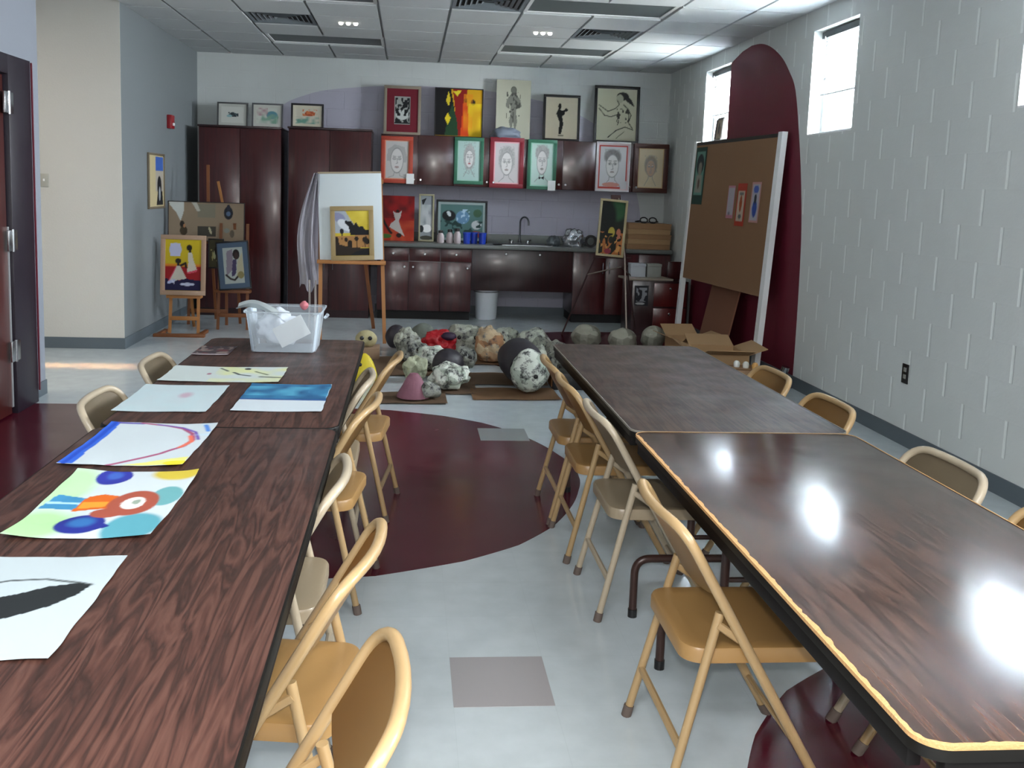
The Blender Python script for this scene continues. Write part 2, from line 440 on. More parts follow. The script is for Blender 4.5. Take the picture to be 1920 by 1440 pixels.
M_tabF = wood_laminate('table_walnut_dull', '2e2420', '41332d', '4d3c34', (.38, .5), 1.6)
M_edge = mat('table_edge_black', '100e0b', .5, spec=.2)
M_apron = mat('table_apron_steel', '0e0b0a', .6, spec=.15)
M_leg = mat('table_leg_brown', '3b2722', .3, .2)
M_bare = mat('bare_particle_board', 'b58a58', .8, bump=.4, bscale=200.)
M_oak = mat('easel_pine', 'a9713c', .5)
M_oak2 = mat('easel_beech', '7d4a26', .5)
M_card = mat('cardboard', '9a7654', .85)
M_card2 = mat('cardboard_light', 'ab8a64', .85)
M_card3 = mat('cardboard_dull', '836a53', .85)
M_sheet = mat('white_sheet', 'dfe1e0', .6)
M_lens = mat('troffer_lens_off', '5c6365', .5)
M_louver = mat('vent_louver', '7a8288', .5)

# ------------------------------------------------------------------ the room
XL, XR, YB, YF, ZC = -2.53, 3.175, 11.81, -2.6, 3.05
fl = MB(); fl.span((-5.3, YF - .2, -.12), (XR + .3, YB + .3, 0), M_floor); struct(fl, 'floor')

# painted floor tongues (0.8 mm thick tiles laid flush with the white ones)
prof = [(0., 0.), (.05, .33), (.12, .56), (.26, .86), (.45, 1.10), (.7, 1.28), (1.06, 1.43), (1.5, 1.48), (2.1, 1.5)]
smooth_prof = []
for i in range(len(prof) - 1):
    for k in range(5):
        t = k / 5; d = prof[i][0] + (prof[i + 1][0] - prof[i][0]) * t
        hh = np.interp(math.sqrt(d), [math.sqrt(q[0]) for q in prof], [q[1] for q in prof]); smooth_prof.append((d, float(hh)))
smooth_prof.append(prof[-1])
def tongue(tip, yc, sgn, xend, name, k=1.):
    up = [(tip + sgn * d, yc + h * k) for d, h in smooth_prof] + [(xend, yc + 1.5 * k)]
    lo = [(x, 2 * yc - y) for x, y in up[1:]][::-1]
    b = MB(); b.prism([(x, y, -.02) for x, y in up + lo], (0, 0, .0208), M_maroon); struct(b, name)
tongue(.955, 5.06, -1, -5.2, 'trim_1')
tongue(.62, 8.95, 1, XR, 'trim_2')
tongue(.76, 1.62, 1, XR, 'trim_3')
b = MB(); b.span((.163, 2.655, -.02), (.4678, 2.9598, .0012), M_greytile); struct(b, 'trim_4')
b = MB(); b.span((.4678, 5.703, -.02), (.7726, 6.0078, .0012), mat('floor_vinyl_pale_grey', '8f9494', .25)); struct(b, 'trim_5')

# ceiling: suspended grid with tegular tiles that hang below it
ceil = MB(); ceil.span((-5.3, YF - .2, ZC + .012), (XR + .3, YB + .3, ZC + .2), M_grid)
gx0, gy0, g = -1.52, 8.34, .61
holes = []      # cells taken by fittings
def cell(ix, iy): return (gx0 + ix * g, gy0 + iy * g)
for ix in (0, 1):
    holes += [(ix, 3), (ix, -1), (ix + 4, 3), (ix + 4, -1)]
holes += [(0, 1), (5, 1), (3, -1)]
for ix in range(-7, 9):
    for iy in range(-19, 7):
        x0, y0 = cell(ix, iy); x1, y1 = x0 + g, y0 + g
        if (ix, iy) in holes: continue
        if x0 < XL and y1 > 8.3 and x1 < XL: continue
        a, bb = max(x0 + .012, -5.2), min(x1 - .012, XR - .002); c, d = max(y0 + .012, YF), min(y1 - .012, YB - .002)
        if x0 < XL < x1 and y1 > 8.8: a = max(a, XL + .002)
        if bb - a > .02 and d - c > .02: ceil.span((a, c, ZC - .014), (bb, d, ZC + .013), M_tile)
struct(ceil, 'ceiling')

# walls
def wall_with_holes(name, x0, x1, y0, y1, hs, m, top=ZC + .1):
    """wall along Y between x0 and x1, hs = [(ya, yb, za, zb)]"""
    b = MB(); y = y0
    for ya, yb, za, zb in sorted(hs):
        if ya > y: b.span((x0, y, 0), (x1, ya, top), m)
        if za > 0: b.span((x0, ya, 0), (x1, yb, za), m)
        if zb < top: b.span((x0, ya, zb), (x1, yb, top), m)
        y = yb
    b.span((x0, y, 0), (x1, y1, top), m)
    return struct(b, name)
WINS = [(9.53, 10.34, 2.12, 2.885), (6.77, 7.55, 2.05, 2.87), (4.07, 4.85, 2.05, 2.87), (1.30, 2.08, 2.05, 2.87), (-1.4, -.62, 2.05, 2.87)]
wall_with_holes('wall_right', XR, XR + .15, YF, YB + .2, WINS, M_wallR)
b = MB(); b.span((-2.75, YB, 0), (XR + .25, YB + .2, ZC + .1), M_wallB); struct(b, 'wall_back')
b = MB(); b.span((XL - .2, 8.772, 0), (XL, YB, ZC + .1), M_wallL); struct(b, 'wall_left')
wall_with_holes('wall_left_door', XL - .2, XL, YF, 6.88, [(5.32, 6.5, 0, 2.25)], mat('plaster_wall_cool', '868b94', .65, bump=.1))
b = MB(); b.span((-5.2, 8.772, 0), (XL - .201, 8.97, ZC + .1), M_wallP); b.span((-5.2, 8.767, 0), (XL, 8.772, ZC + .1), M_wallP); struct(b, 'wall_hallway')
b = MB(); b.span((-5.3, YF, 0), (-5.1, 8.77, ZC + .1), M_wallP); struct(b, 'wall_hallway_side')
b = MB(); b.span((-5.3, YF - .2, 0), (XR + .25, YF, ZC + .1), M_wallP); struct(b, 'wall_front')

# cove base
b = MB(); b.span((XR - .008, YF, 0), (XR, YB, .1), M_base); struct(b, 'baseboard_right')
b = MB(); b.span((XL, 8.759, 0), (XL + .008, 11.13, .1), M_base); struct(b, 'baseboard_left')
b = MB(); b.span((-5.1, 8.759, 0), (XL, 8.767, .1), M_base); struct(b, 'baseboard_hallway')
b = MB(); b.span((XL, 6.56, 0), (XL + .008, 6.888, .1), M_base); b.span((XL - .2, 6.88, 0), (XL, 6.888, .1), M_base); struct(b, 'baseboard_door')
b = MB(); b.span((-.4, YB - .008, 0), (XR, YB, .1), M_base); struct(b, 'baseboard_back')

# painted arches
def smooth_line(P, n=5):
    P = [Vector((*p, 0)) for p in P]; out = []
    for i in range(len(P) - 1):
        a, b, c, d = P[max(i - 1, 0)], P[i], P[i + 1], P[min(i + 2, len(P) - 1)]
        for k in range(n):
            t = k / n; out.append(.5 * ((2 * b) + (c - a) * t + (2 * a - 5 * b + 4 * c - d) * t * t + (3 * b - a - 3 * c + d) * t ** 3))
    out.append(P[-1]); return [(p.x, p.y) for p in out]
ac = 8.97
right = [(1.49, 0.), (1.49, .55), (1.46, 1.2), (1.38, 1.65), (1.27, 2.04), (1.12, 2.44), (.95, 2.62), (.76, 2.76), (.5, 2.88), (.25, 2.945), (0., 2.965)]
ol = smooth_line([(ac - d, z) for d, z in right]) + [(ac + .25, 2.945), (ac + .5, 2.89), (9.53, 2.87), (9.53, 2.12), (ac + 1.25, 2.12), (ac + 1.38, 1.65), (ac + 1.46, 1.2), (ac + 1.49, .55), (ac + 1.49, 0)]
b = MB(); b.prism([(XR - .0015, y, z) for y, z in ol], (.0015, 0, 0), M_archpaint); struct(b, 'trim_6')
ol = [(-1.66, 0), (-1.66, 2.2), (-1.535, 2.46), (-1.22, 2.606), (-.97, 2.667), (-.59, 2.714), (-.2, 2.745), (.3, 2.755), (.75, 2.74), (1.017, 2.721), (1.477, 2.657), (1.81, 2.582), (2.08, 2.477), (2.3, 2.35), (2.55, 2.1), (2.72, 1.8), (2.85, 1.45), (2.9, 1.), (2.9, 0)]
ol = smooth_line(ol)
b = MB(); b.prism([(x, YB - .0015, z) for x, z in ol], (0, .0015, 0), M_lav); struct(b, 'trim_7')

# windows
M_pane = clear_mat('window_pane', 'f4f8fb', .02, .02)
M_winframe = mat('window_frame_white', 'c9cccb', .5)
for i, (ya, yb, za, zb) in enumerate(WINS):
    w = thing('window_%d' % (i + 1), None, None, (XR, (ya + yb) / 2, za)); w['kind'] = 'structure'
    hy, hz = (yb - ya) / 2, zb - za
    b = MB(); x0, x1 = .105, .145
    b.span((x0, -hy, 0), (x1, hy, .04), M_winframe); b.span((x0, -hy, hz - .04), (x1, hy, hz), M_winframe)
    b.span((x0, -hy, .04), (x1, -hy + .04, hz - .04), M_winframe); b.span((x0, hy - .04, .04), (x1, hy, hz - .04), M_winframe); b.build('window_frame', w)
    b = MB(); b.span((.122, -hy + .04, .04), (.127, hy - .04, hz - .04), M_pane); b.build('pane', w)
    b = MB(); b.span((.0, -hy, .0), (.105, hy, .012), M_white); b.build('sill', w)
    if i < 3:
        lab = ['half lowered white blind in the small far window beside the arch', 'half lowered white blind in the large window right of the maroon arch', 'half lowered white blind in the window cut by the right edge of the photo'][i]
        t = thing('window_blind', lab, 'blind', (XR + .08, (ya + yb) / 2, zb), 0, 'mini blinds in the high windows')
        b = MB(); b.span((-.02, -hy + .02, -.06), (.02, hy - .02, -.012), mat('blind_headrail', '4c4f52', .5)); b.build('headrail', t)
        b = MB(); msl = mat('blind_slat', 'e2e6ea', .5)
        n = int(hz * .52 / .026)
        for k in range(n): b.box((0, 0, -.075 - k * .026), (.014, 2 * hy - .05, .0008), msl, Matrix.Translation((0, 0, 0)))
        b.build('slats', t)
        b = MB(); b.span((-.012, -hy + .03, -.092 - n * .026), (.012, hy - .03, -.078 - n * .026), msl); b.build('bottom_rail', t)
        b = MB(); b.tube([(-.028, hy - .1, -.05), (-.03, hy - .1, -.45)], .004, M_white, 8); b.build('wand', t)

# dark door on the left
d1 = thing('door_1', None, None, (XL, 5.9, 0)); d1['kind'] = 'structure'
M_jamb = mat('door_jamb_plum', '1f1722', .4); M_leaf = cabinet_wood('door_leaf_red_brown', '3c130f', '57201a', .35)
b = MB(); b.span((-.2, .37, 0), (.05, .72, 2.26), M_jamb, .004); b.span((-.2, -.8, 0), (.05, -.56, 2.26), M_jamb, .004); b.span((-.2, -.56, 2.14), (.05, .37, 2.26), M_jamb, .004)
b.build('door_frame', d1)
b = MB(); b.span((.05, .72, .08), (.058, .735, 2.25), mat('door_trim_maroon', '5b1224', .4)); b.build('door_trim', d1)
b = MB(); b.span((-.04, -.55, .01), (.03, .33, 2.13), M_leaf, .003); b.build('door_leaf', d1)
b = MB(); b.span((-.03, .33, .05), (.035, .35, 1.2), mat('door_edge_strip', 'b9bbbd', .35, .6)); b.build('edge_strip', d1)
for z in (.35, 1.05, 1.9):
    b = MB(); b.span((.05, .28, z), (.062, .41, z + .13), M_chrome, .002); b.tube([(.06, .345, z - .005), (.06, .345, z + .135)], .009, M_chrome); b.build('hinge', d1)

# ------------------------------------------------------------------ ceiling fittings
def troffer(ix, iy, nx, label):
    x0, y0 = cell(ix, iy); w = nx * g
    t = thing('ceiling_light', label, 'ceiling light', (x0 + w / 2, y0 + g / 2, ZC), 0, 'ceiling lights that are off')
    hx, hy = w / 2 - .006, g / 2 - .006
    b = MB(); m = M_white
    b.span((-hx, -hy, -.004), (hx, -hy + .03, .012), m); b.span((-hx, hy - .03, -.004), (hx, hy, .012), m)
    b.span((-hx, -hy + .03, -.004), (-hx + .03, hy - .03, .012), m); b.span((hx - .03, -hy + .03, -.004), (hx, hy - .03, .012), m); b.build('frame', t)
    b = MB(); b.span((-hx + .03, -hy + .03, .004), (hx - .03, hy - .03, .011), M_lens); b.build('diffuser', t)
troffer(0, 3, 2, 'dark unlit ceiling light above the tall cabinets, far left')
troffer(4, 3, 2, 'dark unlit ceiling light above the sink cabinets, far right')
troffer(4, -1, 2, 'dark unlit ceiling light at top right of the photo, cut by the edge')
troffer(0, -1, 2, 'dark unlit ceiling light at top left, barely inside the photo')
def vent(ix, iy, label):
    x0, y0 = cell(ix, iy)
    t = thing('air_vent', label, 'vent', (x0 + g / 2, y0 + g / 2, ZC), 0, 'square air vents in the ceiling'); h = g / 2 - .008
    b = MB()
    for a, c in (((-h, -h), (h, -h + .03)), ((-h, h - .03), (h, h)), ((-h, -h + .03), (-h + .03, h - .03)), ((h - .03, -h + .03), (h, h - .03))):
        b.span((*a, -.006), (*c, .012), M_louver)
    b.build('frame', t)
    b = MB(); b.span((-h + .03, -h + .03, .009), (h - .03, h - .03, .0115), M_dark); b.build('backing', t)
    b = MB()
    for k in range(1, 6):
        r = h - .03 - k * .045; z0, z1 = -.006, .008; q = .022
        for sx, sy in ((1, 0), (-1, 0), (0, 1), (0, -1)):
            if sx: pts = [(sx * r, -r, z1), (sx * r, r, z1), (sx * (r + q), r + q, z0), (sx * (r + q), -r - q, z0)]
            else: pts = [(-r, sy * r, z1), (r, sy * r, z1), (r + q, sy * (r + q), z0), (-r - q, sy * (r + q), z0)]
            b.prism(pts, (0, 0, .0015), M_louver)
    b.build('louvers', t)
vent(0, 1, 'square louvred air vent in the ceiling, left one')
vent(5, 1, 'square louvred air vent in the ceiling, right one near the far window')
vent(3, -1, 'square grey return air grille at the top middle of the photo')
M_glow = mat('lamp_glow', 'ffffff', .5, emit='fff8ea', estr=4.5)
for (x, y), lab in (((-.605, 9.255), 'small lit ceiling lamp with three bulbs, left one'), ((1.225, 9.255), 'small lit ceiling lamp with three bulbs, right one')):
    t = thing('ceiling_lamp', lab, 'ceiling lamp', (x, y, ZC), 0, 'lit three bulb ceiling lamps')
    b = MB(); b.span((-.12, -.07, -.008), (.12, .07, 0), mat('lamp_plate', '8d8f92', .5), .003); b.build('plate', t)
    for k in (-1, 0, 1):
        b = MB(); b.lathe([(.006, -.038), (.016, -.034), (.022, -.022), (.02, -.012), (.014, -.008)], M_glow, (k * .068, 0, 0), 16); b.build('bulb', t)

# ------------------------------------------------------------------ cabinets along the back wall
def knob(parent, x, y, z):
    b = MB(); Mx = Matrix.Translation((x, y, z)) @ Matrix.Rotation(RAD(90), 4, 'X')
    b.lathe([(.006, 0), (.006, .012), (.014, .016), (.015, .022), (.01, .027)], M_chrome, seg=14, M=Mx); return b.build('knob', parent)
def bar_handle(parent, x, y, z, h=.11):
    b = MB(); b.tube(fillet([(x, y, z - h / 2), (x, y - .03, z - h / 2), (x, y - .03, z + h / 2), (x, y, z + h / 2)], .012, 3), .005, M_chrome, 8); return b.build('handle', parent)

def tall_cabinet(xc, w, h, label):
    t = thing('tall_cabinet', label, 'cabinet', (xc, 11.14, 0), 0, 'tall storage cabinets'); d = .62
    b = MB(); b.span((-w / 2, .022, .0), (w / 2, d, h - .02), M_cabd, .002); b.build('body', t)
    b = MB(); b.span((-w / 2 - .01, -.012, h - .02), (w / 2 + .01, d, h), M_cabd, .003); b.build('top', t)
    for s in (-1, 1):
        b = MB(); b.span((min(s * .003, s * (w / 2 - .003)), 0, .09), (max(s * .003, s * (w / 2 - .003)), .021, h - .03), M_cab, .002); dd = b.build('door', t)
        bar_handle(dd, s * .05, 0, .62)
    b = MB(); b.span((-w / 2 + .01, .05, 0), (w / 2 - .01, .06, .08), M_dark); 
    b.bm.free()
tall_cabinet(-1.92, .91, 2.16, 'tall dark mahogany cabinet nearest the left wall')
tall_cabinet(-.917, .93, 2.175, 'tall dark mahogany cabinet behind the white easel board')

for k in range(4):
    x0 = -.35 + k * .868; wd = .866
    lab = ['wall cabinet at the left end with a shiny bare door', 'wall cabinet with green and crimson framed portraits on its doors', 'wall cabinet with a green portrait on the left door and one bare red door', 'wall cabinet at the right end with red and brown framed portraits'][k]
    t = thing('wall_cabinet', lab, 'cabinet', (x0 + wd / 2, 11.47, 1.57), 0, 'mahogany wall cabinets over the counter')
    b = MB(); b.span((-wd / 2, .022, 0), (wd / 2, .338, .585), M_cabd, .002); b.build('body', t)
    for s in (-1, 1):
        b = MB(); b.span((min(s * .003, s * (wd / 2 - .003)), 0, .004), (max(s * .003, s * (wd / 2 - .003)), .021, .581), M_cabg, .002); dd = b.build('door', t)
        knob(dd, s * .04, 0, .06)

def base_cabinet(x0, x1, label, drawers, handles='knob'):
    t = thing('base_cabinet', label, 'cabinet', ((x0 + x1) / 2, 11.14, 0), 0, 'mahogany base cabinets under the counter'); w = x1 - x0
    b = MB(); b.span((-w / 2, .022, .1), (w / 2, .65, .845), M_cabd, .002); b.span((-w / 2 + .01, .07, 0), (w / 2 - .01, .6, .1), M_dark); b.build('body', t)
    for i in range(drawers):
        a = -w / 2 + i * w / drawers
        b = MB(); b.span((a + .004, 0, .69), (a + w / drawers - .004, .021, .835), M_cab, .002); dd = b.build('drawer', t); knob(dd, a + w / drawers / 2, 0, .775)
    nd = 2 if w < .9 else 3; top = .68 if drawers else .835
    for i in range(nd):
        a = -w / 2 + i * w / nd
        b = MB(); b.span((a + .004, 0, .11), (a + w / nd - .004, .021, top), M_cab, .002); dd = b.build('door', t)
        if handles == 'knob': knob(dd, a + w / nd - .05 if i % 2 == 0 else a + .05, 0, top - .06)
        else: bar_handle(dd, a + (w / nd - .04 if i == 0 else .04), 0, top - .17, .13)
base_cabinet(-.36, .74, 'mahogany base cabinet with drawers left of the white bucket', 3)
base_cabinet(1.945, 3.12, 'mahogany base cabinet with bar handles right of the sink', 0, 'bar')
t = thing('sink_apron', 'dark mahogany panel closing the space below the sink', 'cabinet panel', (1.343, 11.16, .36))
b = MB(); b.span((-.6, 0, 0), (.6, .02, .485), M_cabd, .002); b.span((-.6, .02, .3), (.6, .5, .32), M_cabd); b.build('panel', t); knob(t, -.2, 0, .44); knob(t, .2, 0, .44)

ct = thing('countertop', 'long grey laminate countertop with backsplash over the base cabinets', 'countertop', (1.38, 11.11, .85))
b = MB(); b.span((-1.76, 0, 0), (1.75, .698, .045), M_counter, .006); b.build('worktop', ct)
b = MB(); b.span((-1.76, .675, .045), (1.75, .697, .15), M_counter, .003); b.build('backsplash', ct)
sk = thing('sink', 'stainless steel sink set into the grey countertop', 'sink', (1.4, 11.45, .895))
b = MB(); L = lambda hx, hy, z: [(-hx, -hy, z), (hx, -hy, z), (hx, hy, z), (-hx, hy, z)]
b.loops([L(.3, .22, .0005), L(.3, .22, .008), L(.27, .19, .008), L(.26, .18, .002)], M_chrome, cap=False); b.build('rim', sk)
b = MB(); b.span((-.26, -.18, .0006), (.26, .18, .0025), mat('sink_basin', '3c3f42', .3, .8)); b.build('basin', sk)
fa = thing('faucet', 'tall gooseneck chrome faucet behind the sink', 'faucet', (1.36, 11.7, .895)); M_tap = mat('faucet_steel', '6f7377', .3, .9)
b = MB(); b.lathe([(.03, 0), (.03, .015), (.016, .03), (.014, .06)], M_tap); b.build('base', fa)
b = MB(); arc = [(0, 0, .05), (0, 0, .26)] + [(.0 + .045 * (1 - math.cos(a)), -.06 * (1 - math.cos(a)), .26 + .07 * math.sin(a)) for a in [math.pi * k / 10 for k in range(1, 11)]] + [(.09, -.12, .23)]
b.tube(arc, .011, M_tap, 10); b.build('spout', fa)
for s in (-1, 1):
    b = MB(); b.lathe([(.02, 0), (.02, .03), (.012, .045)], M_chrome, (s * .1, 0, 0), 14); b.tube([(s * .1, 0, .04), (s * .14, -.03, .05)], .007, M_chrome, 8); b.build('handle', fa)

# ------------------------------------------------------------------ things on the counter
for i, (x, y, h) in enumerate(((.375, 11.35, .145), (.485, 11.36, .16), (.572, 11.33, .175))):
    lab = ['shortest cloudy jar at the left of three jars on the counter', 'middle jar with a dark lid on the counter', 'tallest cloudy jar with dark lid beside the blue cups'][i]
    t = thing('jar', lab, 'jar', (x, y, .896), 0, 'paint jars on the counter'); r = .042
    b = MB(); b.lathe([(r * .9, 0), (r, .01), (r, h * .62), (r * .62, h * .78), (r * .6, h * .85)], mat('jar_cloudy', 'b9aeb0', .35), seg=20); b.build('body', t)
    b = MB(); b.lathe([(r * .68, h * .82), (r * .68, h), (r * .6, h + .004)], mat('jar_lid', '2c2a2a', .4), seg=20); b.build('lid', t)
M_blue = mat('cup_blue', '1d3fae', .35)
for i, (x, y) in enumerate(((.685, 11.34), (.775, 11.4), (.872, 11.34))):
    t = thing('paint_cup', ['bright blue cup on the counter next to the tallest jar', 'bright blue cup set back between two other blue cups', 'bright blue cup nearest the sink'][i], 'cup', (x, y, .896), 0, 'blue cups on the counter')
    b = MB(); r, h = .045, .135
    b.lathe([(r * .85, 0), (r, h), (r * .93, h), (r * .8, .006)], M_blue, seg=20); b.build('body', t)
    b = MB(); b.lathe([(r * 1.0, h - .012), (r * 1.08, h - .01), (r * 1.08, h), (r * .99, h + .001)], M_blue, seg=20); b.build('rim', t)
b = MB(); b.lathe([(.05, 0), (.065, .012), (.06, .012), (.045, .004)], M_black, seg=20); tag(b.build('dish', loc=(1.05, 11.3, .896)), 'small flat black dish on the counter left of the sink', 'dish')
b = MB(); b.blob((0, 0, .075), (.13, .11, .14), mat('silver_bag', 'c7cbd2', .22, .85), .35, 4., 3, 4, flat=-.074); tag(b.build('silver_bag', loc=(1.98, 11.38, .896)), 'crumpled shiny silver bag on the counter beside the small easel', 'bag')
b = MB(); b.blob((0, 0, .05), (.075, .09, .08), mat('grey_bag', '6d767c', .3, .5), .35, 4., 9, 4, flat=-.049); tag(b.build('grey_bag', loc=(1.735, 11.38, .896)), 'small crumpled grey bag between the sink and the silver bag', 'bag')
b = MB(); Mx = Matrix.Translation((0, 0, .075)) @ Matrix.Rotation(RAD(90), 4, 'X')
prf = [(.045, -.02), (.075, -.02), (.075, .02), (.045, .02)]
rings = []
for k in range(25):
    a = 2 * math.pi * k / 24; rings.append([Vector((r * math.cos(a), y, .075 + r * math.sin(a))) for r, y in prf])
b.loops(rings, M_black, cap=False); tag(b.build('tape_roll', loc=(2.17, 11.3, .896)), 'black roll of tape on edge behind the small easel', 'tape')
b = MB(); b.lathe([(.05, 0), (.07, .12), (.062, .12), (.045, .01)], mat('basket_brown', '6a4a2c', .8, bump=.6), seg=20); tag(b.build('small_basket', loc=(2.02, 11.62, .896)), 'small brown basket behind the silver bag', 'basket')
zz = .896
for k in range(5):
    h = .06 if k < 4 else .07; w = .52 - .006 * (k % 2)
    lab = ['cardboard flat at the bottom of the stack on the counter', 'second cardboard flat from the bottom of the counter stack', 'middle cardboard flat of the counter stack', 'fourth cardboard flat from the bottom of the counter stack', 'topmost cardboard flat of the counter stack'][k]
    o = thing('cardboard_flat', lab, 'box', (2.86 + .004 * (k % 3), 11.42, zz), 0, 'stacked cardboard flats on the counter')
    mm = (M_card, M_card2)[k % 2]
    b = MB(); b.span((-w / 2, -.2, 0), (w / 2, .2, h - .012), mm, .003); b.build('tray', o)
    b = MB(); b.span((-w / 2 - .004, -.204, h - .02), (w / 2 + .004, .204, h - .002), mm, .002); b.build('lid', o); zz += h
t = thing('goggles', 'black goggles lying on top of the cardboard stack', 'goggles', (2.86, 11.3, zz + .001))
for s in (-1, 1):
    b = MB(); b.tube([(s * .055 + .045 * math.cos(a), .01 * math.sin(a), .035 + .032 * math.sin(a)) for a in [2 * math.pi * k / 16 for k in range(17)]], .008, M_black, 8); b.build('eye_cup', t)
b = MB(); b.tube(fillet([(-.1, 0, .03), (-.16, .08, .012), (0, .14, .01), (.15, .07, .012), (.1, 0, .03)], .05, 5), .006, M_black, 8); b.build('strap', t)

# ------------------------------------------------------------------ pictures: tall cabinets, wall cabinets, counter, left wall
G1 = 'small framed pictures on top of the tall cabinets'
picture('framed_picture', 'small framed sketch of a dark shape on the tall cabinet, nearest the left wall', 'picture', (-2.055, 11.45, 2.16), .35, .28, (.018, '4b4c4d'), 'c9cbc4', [('ell', '4a5a60', .52, .5, .2, .12), ('spots', '30383c', .3, .35, .75, .65, 18, .5), ('ell', '8fb3b5', .35, .42, .12, .08)], (.03, 'b9bbb4'), tilt=.08, group=G1)
picture('framed_picture', 'small framed blue and green watercolour in the middle on the tall cabinets', 'picture', (-1.66, 11.45, 2.16), .355, .285, (.018, '55565a'), 'c4c8bf', [('ell', '5e8f9c', .7, .55, .25, .25), ('wash', '7fa38f', 0, 0, 1, .6, 7, .5), ('wash', 'a77d86', 0, .5, .5, 1, 6, .4)], (.035, 'bfc0b8'), tilt=.08, group=G1)
picture('framed_picture', 'small black framed picture of orange flowers on the tall cabinets', 'picture', (-1.205, 11.45, 2.176), .375, .285, (.022, '17151a'), 'cdc8b6', [('ell', 'b4573a', .6, .65, .22, .16), ('spots', 'd27a4a', .3, .5, .9, .9, 14, .5), ('wash', '6f9c8c', 0, 0, 1, .45, 8, .5)], (.03, 'cfc9b4'), tilt=.08, group=G1)

G2 = 'pictures leaning on top of the wall cabinets'
picture('framed_picture', 'crimson framed black and white scene on top of the wall cabinets', 'picture', (-.11, 11.66, 2.155), .44, .58, (.035, '8f8474'), '9a9d98', [('spots', '1c1f22', .05, .05, .95, .95, 12, .52), ('ell', 'c3c8c4', .5, .35, .4, .18), ('spots', '15181a', .1, .3, .9, .8, 9, .45), ('line', '17181a', [(.05, .06), (.95, .06)], .03)], (.09, '6e1024'), tilt=.05, group=G2)
# yellow, red and black abstract
picture('canvas', 'abstract canvas with black left half and yellow orange right half', 'painting', (.565, 11.66, 2.155), .58, .58, (.012, '141214'), 'd9a514', [
    ('poly', '0f0d10', [(0, 0), (.42, 0), (.40, .6), (.32, 1), (0, 1)]), ('poly', '8d1410', [(.42, 0), (.56, 0), (.6, .5), (.68, 1), (.36, 1), (.42, .55)]),
    ('poly', 'd9480f', [(.54, 0), (.72, 0), (.72, .3), (.66, .8), (.6, .85)]), ('poly', '1f4327', [(.2, 0), (.5, 0), (.46, .35), (.36, .7), (.28, .45)]),
    ('poly', 'e0c81e', [(.2, .38), (.26, .5), (.33, .38), (.27, .24)]), ('poly', 'd8c12a', [(.22, .75), (.27, .95), (.32, .78), (.28, .62)]),
    ('poly', 'e2cf2c', [(.36, .95), (.46, .85), (.56, .98)]), ('ell', '2a1a10', .8, .73, .05, .06), ('ell', '2a1a10', .64, .77, .035, .05), ('wash', 'f0d020', .7, 0, 1, .7, 6, .4), ('wash', 'e88a10', .6, .0, .8, .9, 5, .3)], tilt=.05, group=G2)
picture('drawing_sheet', 'tall unframed pencil drawing of a standing figure on the wall cabinets', 'drawing', (1.222, 11.66, 2.155), .415, .71, None, 'b5b5a2', [
    ('ell', '6f7068', .5, .83, .07, .05), ('poly', '7b7c72', [(.44, .78), (.56, .78), (.7, .66), (.74, .56), (.66, .52), (.6, .6), (.58, .46), (.62, .3), (.56, .12), (.5, .3), (.45, .12), (.38, .3), (.43, .46), (.4, .6), (.34, .52), (.27, .56), (.31, .66)]),
    ('spots', '4e4f49', .3, .35, .7, .8, 30, .4), ('line', '55564f', [(.5, .46), (.5, .3)], .01), ('ring', '5c5d55', .5, .83, .075, .055, .2)], tilt=.06, depth=.006, group=G2)
picture('framed_picture', 'black framed silhouette of two dancing figures on the wall cabinets', 'picture', (1.812, 11.66, 2.155), .45, .555, (.03, '131214'), 'c2b8a0', [
    ('ell', '141414', .44, .78, .05, .07), ('poly', '141414', [(.4, .72), (.52, .68), (.62, .72), (.6, .6), (.52, .55), (.56, .35), (.5, .12), (.42, .12), (.44, .4), (.36, .56)]), ('ell', '141414', .64, .7, .05, .04), ('line', '141414', [(.36, .6), (.44, .74)], .03), ('line', '6b6556', [(.42, .08), (.56, .08)], .02)], tilt=.05, group=G2)
picture('framed_picture', 'large black framed line drawing of a woman with long black hair', 'picture', (2.49, 11.66, 2.155), .56, .69, (.035, '141315'), 'b6b59d', [
    ('ell', '1d1b1b', .64, .86, .15, .08), ('poly', '1a1818', [(.72, .9), (.86, .8), (.95, .66), (.82, .72), (.72, .78)]), ('ell', 'a3a28c', .57, .81, .085, .085), ('line', '1d1c1b', [(.5, .78), (.56, .7), (.46, .62), (.28, .56), (.05, .68)], .011),
    ('line', '1d1c1b', [(.05, .62), (.2, .48), (.36, .46), (.5, .5)], .011), ('line', '1d1c1b', [(.66, .7), (.78, .62), (.86, .5), (.8, .36), (.9, .25)], .012), ('line', '24231f', [(.5, .5), (.56, .36), (.52, .3)], .01), ('spots', '3a3932', .5, .34, .82, .62, 26, .45), ('line', '1d1c1b', [(.3, .06), (.5, .2), (.72, .27), (.92, .22)], .012), ('line', '4a4940', [(.5, .04), (.7, .18)], .008)], tilt=.05, group=G2)
b = MB(); b.blob((0, 0, .04), (.19, .1, .1), mat('grey_cloth', '6d7684', .5), .3, 3., 12, 4, flat=-.039); tag(b.build('cloth_bundle', loc=(1.13, 11.545, 2.156)), 'grey blue cloth bundle in front of the tall pencil drawing', 'cloth')

